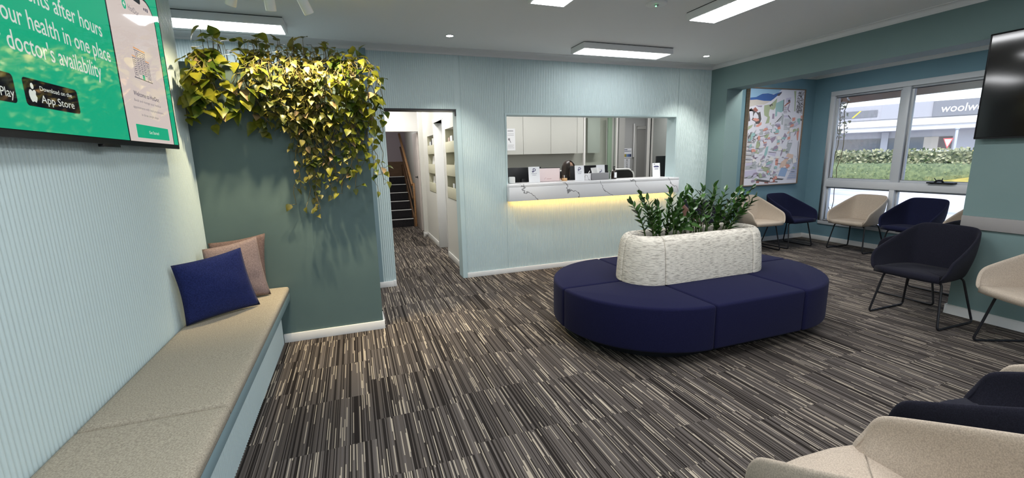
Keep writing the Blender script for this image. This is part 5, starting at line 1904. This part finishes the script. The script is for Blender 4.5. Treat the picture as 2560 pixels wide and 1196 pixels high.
skin('blouse', tn, [(0, 1), (1, 2), (2, 3), (3, 4), (3, 5), (5, 6), (6, 7), (3, 8), (8, 9), (9, 10)], MT['cloth_w'], pr)
tn = [((0, 0.085, 0.585), (0.166, 0.11)), ((0.10, 0.04, 0.585), 0.098), ((0.12, -0.37, 0.585), 0.074), ((0.12, -0.385, 0.13), 0.056), ((-0.10, 0.04, 0.585), 0.098), ((-0.12, -0.37, 0.585), 0.074), ((-0.12, -0.385, 0.13), 0.056)]
skin('trousers', tn, [(0, 1), (1, 2), (2, 3), (0, 4), (4, 5), (5, 6)], MT['trousers'], pr)
# head: lofted rings (z, half width, front depth, back depth)
HC = Vector((0.028, -0.045, 1.285))
tilt = Matrix.Rotation(math.radians(16), 3, 'X') @ Matrix.Rotation(math.radians(14), 3, 'Z')
rings = [(-0.112, 0.022, 0.070, -0.02), (-0.102, 0.040, 0.084, 0.0), (-0.082, 0.054, 0.089, 0.03), (-0.055, 0.063, 0.089, 0.060), (-0.03, 0.067, 0.090, 0.080), (-0.008, 0.069, 0.088, 0.092), (0.012, 0.071, 0.088, 0.098), (0.035, 0.073, 0.090, 0.100), (0.06, 0.071, 0.085, 0.096), (0.085, 0.060, 0.068, 0.082), (0.103, 0.042, 0.045, 0.058), (0.114, 0.015, 0.018, 0.022)]
mb = MB()
rows = []
for z, w_, f_, b_ in rings:
    row = []
    for k in range(24):
        a = 2 * PI * k / 24
        sx_, sy_ = math.cos(a), math.sin(a)
        dpt = f_ if sy_ < 0 else b_
        p = Vector((w_ * sx_, dpt * sy_, z))
        if sy_ < -0.75 and -0.035 < z < 0.02 and abs(sx_) < 0.35:      # nose
            p.y -= (0.022 if z < -0.02 else 0.012) * (1 - abs(sx_) / 0.35)
        if sy_ < -0.6 and -0.005 < z < 0.02 and 0.3 < abs(sx_) < 0.75:  # eye sockets
            p.y += 0.007
        row.append(tuple(HC + tilt @ p))
    rows.append(row)
mb.grid(rows, closed=True)
mb.poly(rows[0][::-1])
mb.poly(rows[-1])
head = mb.build('head', MT['skin'], pr, recalc=True)


def at_head(x, y, z):
    return tuple(HC + tilt @ Vector((x, y, z)))


for s in (-1, 1):
    ey = MB()
    ey.lathe([(0.0035, -0.011), (0.009, -0.006), (0.011, 0.0), (0.009, 0.006), (0.0035, 0.011)], at_head(s * 0.030, -0.075, 0.003), 12)
    ey.build('eye', [MT['white']], head)
    MB().lathe([(0.002, -0.004), (0.0048, 0.0), (0.002, 0.004)], at_head(s * 0.030, -0.0855, 0.002), 10).build('iris', MT['brownwood'], head)
    MB().tube([at_head(s * 0.016, -0.086, 0.022), at_head(s * 0.032, -0.087, 0.027), at_head(s * 0.047, -0.076, 0.023)], [0.0025, 0.003, 0.0015], 6).build('eyebrow', MT['hair'], head)
    MB().lathe([(0.006, -0.026), (0.012, -0.012), (0.015, 0.010), (0.009, 0.026)], at_head(s * 0.073, 0.008, -0.005), 10).build('ear', MT['skin'], head)
MB().tube([at_head(-0.022, -0.083, -0.062), at_head(-0.008, -0.091, -0.059), at_head(0, -0.092, -0.061), at_head(0.008, -0.091, -0.059), at_head(0.022, -0.083, -0.062)], [0.002, 0.005, 0.0055, 0.005, 0.002], 8).build('lips', mat('lip_colour', (0.42, 0.16, 0.14), 0.5), head)
# hair: a parted cap with two long panels falling over the shoulders
mb = MB()
rows = []
for j in range(26):
    t_ = j / 25
    row = []
    for k in range(25):
        a = -PI / 2 + math.radians(38) + math.radians(284) * k / 24
        if t_ < 0.42:
            el = PI / 2 * (1 - t_ / 0.42)
            r_ = math.cos(el)
            z = 0.126 * math.sin(el) + 0.0
            w_, d_ = 0.086 * r_, 0.114 * r_
            dy = 0.0
        else:
            q = (t_ - 0.42) / 0.58
            z = -0.36 * q
            w_, d_ = 0.086 + 0.035 * q - 0.02 * q * q, 0.114 + 0.01 * q
            dy = 0.02 * q
        wob = 1 + 0.03 * math.sin(k * 2.4) * (0.3 + t_)
        p = Vector((w_ * wob * math.cos(a), d_ * wob * math.sin(a) + dy, z))
        if t_ < 0.42:
            row.append(at_head(*p))
        else:
            base = Vector(at_head(w_ * wob * math.cos(a), d_ * wob * math.sin(a), 0))
            row.append((base.x, base.y + dy, base.z + z))
    rows.append(row)
mb.grid(rows)
o = mb.build('hair', MT['hair'], pr)
sl = o.modifiers.new('thickness', 'SOLIDIFY')
sl.thickness = 0.014
sl.offset = -0.2

# added unseen panels that brighten the office, corridor, hall and stairs
panel_light(2.1, 3.3, 6.35, 6.65, 'added office ceiling panel above the reception desk', None, 'panel_o')
panel_light(4.0, 5.2, 6.35, 6.65, 'added office ceiling panel right of the reception desk', None, 'panel_o')
panel_light(5.5, 6.7, 8.1, 8.4, 'added ceiling panel of the corridor past the reception desk', None, 'panel')
panel_light(0.62, 0.92, 6.0, 6.9, 'added ceiling panel of the hallway behind the doorway', None, 'panel_h')
panel_light(0.62, 0.92, 7.9, 8.5, 'added ceiling panel at the far end of the hallway', None, 'panel_h')
panel_light(0.62, 0.92, 9.5, 10.3, 'added ceiling panel above the stairs', None, 'panel_d')

# ================================================================== HALLWAY
HXR = 1.29
struct('wall_hall_left', MB().box(0.20, 0.30, 5.354, 12.4, 0, H), MT['inwall'])
mb = MB()
NZ0, NZ1 = 0.915, 1.895
for y0, y1, z0, z1 in ((5.354, 5.60, 0, H), (5.60, 6.34, 0, NZ0), (5.60, 6.34, NZ1, H), (6.34, 6.475, 0, H), (6.475, 7.25, 2.05, H), (7.25, 7.31, 0, H), (7.31, 7.94, 0, NZ0), (7.31, 7.94, NZ1 - 0.02, H), (7.94, 8.40, 0, H)):
    mb.box(HXR, HXR + 0.14, y0, y1, z0, z1)
mb.box(1.215, HXR + 0.14, 8.40, 8.50, 0, H)
mb.box(1.345, HXR + 0.14, 8.50, 9.0, 0, H)
mb.box(1.33, 1.43, 9.0, 12.4, 0, H)
struct('wall_hall_right', mb, MT['inwall'], 'pale hallway wall with two recessed leaflet racks')
mb = MB()
mb.box(HXR - 0.010, HXR + 0.15, 7.19, 7.25, 0, 2.05)
mb.box(HXR - 0.010, HXR + 0.15, 6.475, 6.50, 0, 2.05)
mb.box(HXR - 0.010, HXR + 0.15, 6.45, 7.29, 2.05, 2.115)
struct('trim_9', mb, MT['white'], 'white frame of the side opening in the hallway', bevel=0.003)
struct('baseboard_hall', MB().box(HXR - 0.012, HXR, 5.36, 6.45, 0, 0.085).box(HXR - 0.012, HXR, 7.29, 8.388, 0, 0.085).box(1.203, HXR, 8.388, 8.40, 0, 0.085).box(1.203, 1.215, 8.40, 8.50, 0, 0.085), MT['white'], bevel=0.003)
struct('wall_hall_bulkhead', MB().box(0.30, HXR + 0.14, 9.0, 9.12, 2.033, H), MT['white'], 'white bulkhead across the hallway')


def rack(y0, y1, z0, z1, fronts, lab):
    t = thing('leaflet_rack', lab, 'leaflet rack', (HXR + 0.07, (y0 + y1) / 2, z0), group='recessed leaflet racks in the hallway')
    MB().box(HXR + 0.125, HXR + 0.138, y0 + 0.002, y1 - 0.002, z0, z1).build('back_panel', MT['inwall'], t)
    for a, b in ((y0 + 0.002, y0 + 0.012), (y1 - 0.012, y1 - 0.002)):
        MB().box(HXR + 0.002, HXR + 0.125, a, b, z0, z1).build('side_panel', MT['cream'], t)
    for f0, f1 in fronts:
        MB().box(HXR - 0.006, HXR + 0.006, y0 + 0.012, y1 - 0.012, f0, f1).box(HXR + 0.006, HXR + 0.125, y0 + 0.012, y1 - 0.012, f0, f0 + 0.012).build('tray', MT['cream'], t, bevel=0.001)


FR = ((0.922, 1.080), (1.240, 1.397), (1.567, 1.716))
rack(5.60, 6.34, NZ0 + 0.002, NZ1 - 0.002, FR, 'cream recessed leaflet rack nearest the doorway')
rack(7.31, 7.94, NZ0 + 0.002, NZ1 - 0.022, FR, 'cream recessed leaflet rack farther down the hallway')
lf_cols = [mat('leaflet_paper', c, 0.6) for c in ((0.78, 0.78, 0.76), (0.70, 0.72, 0.74), (0.05, 0.05, 0.06), (0.45, 0.35, 0.30))]


def leaflet(y, z, h, w, d, c, lab, lean=0.0):
    mb = MB()
    F = lambda u, v, q: (HXR + 0.03 + v * lean + q, y + u + v * 0.0, z + v)
    n = len(mb.v)
    mb.v += [F(0, 0, 0), F(w, 0, 0), F(w, 0, d), F(0, 0, d), F(0, h, 0), F(w, h, 0), F(w, h, d), F(0, h, d)]
    for q in ((3, 2, 1, 0), (4, 5, 6, 7), (0, 1, 5, 4), (1, 2, 6, 5), (2, 3, 7, 6), (3, 0, 4, 7)):
        mb.face(tuple(n + i for i in q))
    tag(mb.build('leaflet', lf_cols[c]), lab, 'leaflet', 'leaflets in the hallway racks')


leaflet(6.02, 1.580, 0.215, 0.13, 0.016, 0, 'white leaflet stack in the top tray of the nearer rack')
leaflet(6.19, 1.580, 0.195, 0.11, 0.012, 3, 'brownish leaflet in the top tray of the nearer rack')
leaflet(5.86, 1.253, 0.26, 0.17, 0.018, 0, 'white leaflet leaning in the middle tray of the nearer rack', 0.12)
leaflet(6.00, 0.935, 0.20, 0.10, 0.010, 1, 'pale leaflet in the bottom tray of the nearer rack')
leaflet(7.50, 1.580, 0.25, 0.12, 0.012, 0, 'white leaflet in the top tray of the farther rack')
leaflet(7.64, 1.580, 0.22, 0.10, 0.012, 2, 'black leaflet in the top tray of the farther rack')
leaflet(7.76, 1.580, 0.20, 0.14, 0.014, 1, 'pale leaflet left of the black one in the farther rack')
leaflet(7.58, 1.253, 0.28, 0.20, 0.012, 0, 'white leaflet in the middle tray of the farther rack', 0.1)
leaflet(7.62, 0.935, 0.25, 0.18, 0.012, 0, 'white leaflet in the bottom tray of the farther rack', 0.1)

# stairs
stt = thing('staircase', 'dark carpeted staircase with white nosings at the end of the hallway', 'staircase', (0.8, 10.6, 0))
for i in range(6):
    y = 9.86 + i * 0.26
    MB().box(0.302, 1.195, y, 9.86 + 7 * 0.26, 0.18 * i + (0.001 if i == 0 else 0), 0.18 * (i + 1) - 0.012).build('step', MT['darkcarpet'], stt)
    MB().box(0.302, 1.195, y - 0.008, y + 0.030, 0.18 * (i + 1) - 0.012, 0.18 * (i + 1) + 0.002).build('nosing', MT['white'], stt)
mb = MB()
prof = [(9.80, 0.0), (9.95, 0.0), (11.68, 1.10), (11.68, 1.36), (11.5, 1.36), (9.80, 0.22)]
mb.prism(prof, 1.198, 1.222, lambda u, v, w: (w, u, v))
mb.build('stringer', MT['brownwood'], stt)
hr = thing('handrail', 'tan wooden stair handrail sloping up along the right side', 'handrail', (1.2, 10.6, 0.9))
MB().tube([(1.215, 9.86, 0.93), (1.18, 11.6, 2.13)], 0.028, 10).build('rail', MT['tanwood'], hr)
MB().tube([(1.215, 9.92, 0.62), (1.19, 11.6, 1.80)], 0.022, 10).build('lower_rail', MT['brownwood'], hr)
MB().box(1.225, 1.265, 9.82, 9.86, 0.001, 0.97).build('post', MT['tanwood'], hr, bevel=0.004)
struct('wall_stair_back', MB().box(0.30, 1.43, 11.72, 11.84, 0, H), MT['mauvewall'])
struct('trim_10', MB().box(0.30, 1.33, 11.695, 11.72, 1.0, 1.44), MT['brownwood'])
d2 = thing('door_2', 'pale hallway door with a dark lever beside the stairs', None, (1.31, 9.4, 0))
d2['kind'] = 'structure'
MB().box(1.268, 1.304, 9.125, 9.80, 0.005, 2.02).build('leaf', mat('blush_white_door', (0.58, 0.52, 0.49), 0.5), d2, bevel=0.003)
mb = MB()
mb.tube([(1.268, 9.26, 1.12), (1.232, 9.26, 1.12), (1.232, 9.36, 1.12)], 0.010)
mb.lathe([(0.028, 0), (0.028, 0.006)], (1.268, 9.26, 1.12), 14, M=Matrix.Rotation(-PI / 2, 3, 'Y'))
mb.build('lever', MT['blackm'], d2)
# ================================================================== OUTSIDE
concrete = varied(mat('driveway_shadow_streaks', (0.5, 0.5, 0.5), 0.9), (0.55, 0.56, 0.60), (0.88, 0.87, 0.86), 0.6, (1.6, 0.30, 1), 0.36, 0.56, 5)  # grey streaks paint tree shadows into the pale concrete
asphalt = varied(mat('pale_asphalt', (0.3, 0.3, 0.3), 0.9), (0.26, 0.26, 0.27), (0.36, 0.36, 0.36), 2)
lawn = varied(mat('sunlit_lawn', (0.42, 0.36, 0.09), 0.95), (0.36, 0.33, 0.08), (0.55, 0.43, 0.11), 3, bump=0.4, bdist=0.05)
mb = MB()
mb.grid([[(7.44, y, -0.30), (19.6, y, -0.30), (20.9, y, 0.0), (24, y, 0.0), (80, y, 0.0)] for y in (-40, 0, 20, 70)], sm=False)
mb.grid([[(-40, y, -0.30), (7.44, y, -0.30)] for y in (-40, -3.31)], sm=False)
struct('ground_outside', mb, concrete, 'pale driveway outside the window with painted tree shadow streaks', origin=(7.44, 0, -0.3))
mb = MB()
mb.grid([[(20.1 - 0.02 * max(0, 11.1 - y), y, -0.25), (20.6, y, 0.06 + max(0, 11.0 - y) * 0.16)] + [(21.05, y, 0.08 + max(0, 11.0 - y) * 0.19)] for y in (5.0, 7.0, 9.0, 10.0, 11.0, 11.4, 13, 17, 20)])
struct('ground_lawn', mb, lawn, 'sunlit yellow green lawn bank in front of the hedge')
# eave over the window
eave = mat('brown_eave_board', (0.66, 0.53, 0.44), 0.7)
struct('trim_11', MB().box(AX + 0.14, 8.15, -2, 9.5, 2.46, 2.52).box(8.15, 8.22, -2, 9.5, 2.275, 2.52), eave, 'brown eave above the window outside')
struct('roof_outside', MB().box(AX + 0.14, 8.3, -2, 9.5, 2.525, 2.6), MT['grey'])
brick = varied(mat('brown_brick', (0.30, 0.20, 0.16), 0.9), (0.22, 0.15, 0.12), (0.36, 0.25, 0.20), 20)
struct('wall_outside_pier', MB().box(AX + 0.141, AX + 0.22, WY1 - 0.0, 6.5, -0.3, 2.46), brick)


def hedge(name, lab, x0, x1, y0, y1, z0, z1, m, m2, nleaf, ls, seed, rough):
    R_ = random.Random(seed)
    t = thing(name, lab, 'hedge', ((x0 + x1) / 2, (y0 + y1) / 2, z0))
    mb = MB()
    NY, NZ = 60, 7
    rows = []
    ring = []
    for i in range(NY + 1):
        y = y0 + (y1 - y0) * i / NY
        prof = [(x0, z0), (x0, z0 + (z1 - z0) * .35), (x0, z0 + (z1 - z0) * .7), (x0 + .06, z1 - .03), ((x0 + x1) / 2, z1), (x1 - .06, z1 - .03), (x1, z0 + (z1 - z0) * .5), (x1, z0)]
        row = []
        for a, b in prof:
            d = rough * noise.noise(Vector((a * 2, y * 2.2, b * 4 + seed)))
            row.append((a - d * (1 if a < (x0 + x1) / 2 else -1), y, b + (d * 0.6 if b > z0 + 0.1 else 0)))
        rows.append(row)
    mb.grid(rows)
    mb.poly(rows[0])
    mb.poly(rows[-1][::-1])
    mb.build('clipped_mass', m, t, recalc=True)
    lb = MB()
    for i in range(nleaf):
        top = R_.random() < 0.3
        p = Vector((x0 - 0.02 if not top else R_.uniform(x0, x1), R_.uniform(y0, y1), R_.uniform(z0 + 0.05, z1) if not top else z1 + R_.uniform(-.02, .05)))
        leaf(lb, p, Vector((R_.uniform(-1, 0), R_.uniform(-1, 1), R_.uniform(-.6, 1))), Vector((-1, R_.uniform(-.5, .5), 0.7)), ls * R_.uniform(.6, 1.3), LANCE, 0.2, 0.2, R_.choice((0, 0, 1)), 1.6)
    lb.build('foliage', m2, t)


hm1 = varied(mat('bright_hedge', (0.14, 0.19, 0.09), 0.9), (0.12, 0.165, 0.085), (0.21, 0.26, 0.125), 9, bump=0.8, bdist=0.05)
hm2 = varied(mat('grey_green_hedge', (0.12, 0.15, 0.08), 0.9), (0.06, 0.08, 0.04), (0.24, 0.26, 0.15), 7, bump=0.9, bdist=0.08)
hedge('clipped_hedge', 'low bright green clipped hedge across the driveway', 21.0, 22.0, 4.0, 19.0, -0.02, 0.87, hm1, [hm1, leaf_mat('hedge_leaf', (0.19, 0.24, 0.10), (0.30, 0.35, 0.17))], 900, 0.06, 1, 0.05)
hedge('mixed_hedge', 'taller grey-green hedge behind the low bright one', 22.6, 23.8, 4.0, 20.0, 0.0, 1.36, hm2, [leaf_mat('hedge_leaf_pale', (0.22, 0.25, 0.13), (0.42, 0.42, 0.26)), leaf_mat('hedge_leaf_dark', (0.05, 0.08, 0.03), (0.10, 0.13, 0.05))], 2600, 0.13, 2, 0.10)

# supermarket across the street, in its own frame: x along the facade, -y towards the window
bld = thing('supermarket', 'white supermarket building across the street with a dark grey name sign', 'building', (42, 27.3, 0), math.atan2(-0.9087, 0.4175), local=True)
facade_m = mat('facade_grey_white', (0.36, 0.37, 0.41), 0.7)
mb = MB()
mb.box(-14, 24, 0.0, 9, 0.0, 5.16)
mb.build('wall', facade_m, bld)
MB().box(-14, 5.44, -0.06, -0.001, 3.98, 5.20).build('fascia_panel', facade_m, bld)
MB().box(-14, 24, -0.08, -0.001, 3.86, 3.95).build('gutter', mat('grey_gutter', (0.30, 0.31, 0.33), 0.6), bld)
sg = MB().box(5.45, 11.6, -0.16, -0.001, 3.96, 5.17).build('sign_board', mat('sign_slate_grey', (0.20, 0.21, 0.235), 0.6), bld)
mb = MB()
mb.text('woolworths', lambda u, v, w=0: (5.92 + u, -0.175, 4.275 + v), 3.50, 0.60, depth=0.0, shear=0.10, bold=0.004)
mb.build('sign_lettering', mat('sign_white', (0.9, 0.9, 0.9), 0.5), sg)
s2 = MB().box(-0.9, 2.0, -0.12, -0.061, 4.24, 4.81).build('dark_panel', mat('panel_slate', (0.17, 0.18, 0.20), 0.6), bld)
MB().poly([(0.25, -0.122, 4.245), (0.38, -0.122, 4.245), (0.90, -0.122, 4.805), (0.78, -0.122, 4.805)]).build('yellow_stripe', mat('stripe_yellow', (0.75, 0.60, 0.05), 0.6), s2)
MB().box(-14, 24, -2.2, -0.081, 3.30, 3.78).build('awning', mat('awning_white', (0.66, 0.66, 0.66), 0.6), bld)
MB().box(-14, 24, -2.05, -0.02, 2.93, 3.299).build('awning_soffit', mat('soffit_grey', (0.55, 0.56, 0.58), 0.7), bld)
wg = mat('shop_glass', (0.11, 0.13, 0.16), 0.12, spec=0.6)
for x0, x1, m_ in ((-9.0, -4.2, wg), (-3.6, 2.48, wg), (2.94, 5.17, wg), (6.03, 6.82, mat('shop_door_dark', (0.10, 0.085, 0.085), 0.4))):
    MB().box(x0, x1, -0.04, -0.001, 0.25, 2.38).build('shop_window', m_, bld)
MB().box(5.17, 6.03, -0.05, -0.001, 0.0, 2.38).build('side_panel', mat('facade_tan', (0.42, 0.39, 0.35), 0.7), bld)
MB().box(2.48, 2.94, -0.25, -0.001, 0.0, 2.9).build('column', facade_m, bld)
MB().poly([(7.5, -0.01, 0.9), (9.2, -0.01, 0.9), (9.2, -0.01, 2.0)]).build('yellow_flash', mat('flash_yellow', (0.8, 0.62, 0.05), 0.6), bld)

# street furniture
pl = tag(MB().lathe([(0.06, 0.001), (0.06, 2.40), (0.045, 2.42), (0.10, 2.43), (0.10, 2.50)], (30.0, 13.98, 0), 12).build('street_post', mat('post_grey', (0.45, 0.48, 0.52), 0.5)), 'grey post beside the give way sign beyond the hedge', 'post')
gw = thing('give_way_sign', 'small red-edged white triangle sign beyond the hedge', 'road sign', (29.8, 14.18, 0))
MB().tube([(29.85, 14.20, 0.001), (29.85, 14.20, 1.55)], 0.025).build('pole', MT['steel'], gw)
mb = MB()
tri = lambda s_: [(29.82 - 0.004 * 0, 14.20 + a * s_ * 0.72, 1.79 + b * s_) for a, b in ((0, -0.36), (0.30, 0.19), (-0.30, 0.19))]
mb.prism([(a * 0.72, b) for a, b in ((0, -0.36), (0.30, 0.19), (-0.30, 0.19))][::-1], 29.81, 29.825, lambda u, v, w: (w, 14.20 + u, 1.79 + v))
pn = mb.build('red_border', mat('sign_red', (0.70, 0.12, 0.12), 0.5), gw)
MB().poly([(29.8085, 14.20 + a * 0.72 * 0.72, 1.79 + b * 0.72) for a, b in ((0, -0.36), (-0.30, 0.19), (0.30, 0.19))]).build('white_face', mat('sign_face', (0.85, 0.85, 0.85), 0.5), pn)
# parked car, only its roof clears the hedge
car = thing('car', 'white car roof showing above the hedge across the street', 'car', (31.0, 15.9, 0), local=True)
side = [(-2.1, 0.35), (2.05, 0.35), (2.1, 0.62), (1.95, 0.82), (1.05, 0.92), (0.55, 1.40), (-0.9, 1.43), (-1.6, 0.98), (-2.05, 0.90)]
MB().prism(side, -0.85, 0.85, lambda u, v, w: (w, u, v)).build('body', mat('car_white', (0.85, 0.85, 0.86), 0.25, spec=0.5), car, bevel=0.05, seg=3)
gl = [(0.92, 0.95), (0.48, 1.36), (-0.85, 1.38), (-1.4, 1.0)]
MB().prism(gl, -0.862, -0.852, lambda u, v, w: (w, u, v)).build('side_window', wg, car)
MB().prism(gl, 0.852, 0.862, lambda u, v, w: (w, u, v)).build('side_window', wg, car)
for yy in (-1.3, 1.3):
    for xx in (-0.78, 0.78):
        MB().lathe([(0.20, -0.1), (0.31, -0.09), (0.31, 0.09), (0.20, 0.1)], (xx, yy, 0.312), 18, M=Matrix.Rotation(PI / 2, 3, 'Y')).build('wheel', MT['black'], car)
# climbing shrub at the outer edge of the window
R_ = random.Random(14)
cl = thing('climbing_shrub', 'leafy climber with white flowers at the outer left edge of the window', 'shrub', (7.66, 5.06, -0.3))
sb, lb = MB(), MB()
for k in range(4):
    x, y = 7.62 + R_.uniform(-.04, .06), 5.10 + R_.uniform(-.05, .05)
    pts = [(x, y, -0.3)]
    for j in range(1, 15):
        pts.append((x + R_.uniform(-.03, .03), y + R_.uniform(-.04, .03), -0.3 + j * 0.185))
    sb.tube(pts, 0.006, 5)
    for p in pts[11:]:
        for _ in range(5):
            q = Vector(p) + Vector((R_.uniform(-.06, .06), R_.uniform(-.07, .05), R_.uniform(-.09, .09)))
            leaf(lb, q, Vector((R_.uniform(-1, 1), R_.uniform(-1, .5), R_.uniform(-1, .5))), Vector((-.6, -.4, .7)), R_.uniform(.03, .055), HEART, .2, .2, 1 if R_.random() < 0.6 else 0)
sb.build('stems', MT['vine'], cl)
lb.build('foliage', [leaf_mat('climber_leaf', (0.30, 0.34, 0.22), (0.46, 0.48, 0.34)), mat('white_petal', (0.85, 0.87, 0.88), 0.6)], cl)
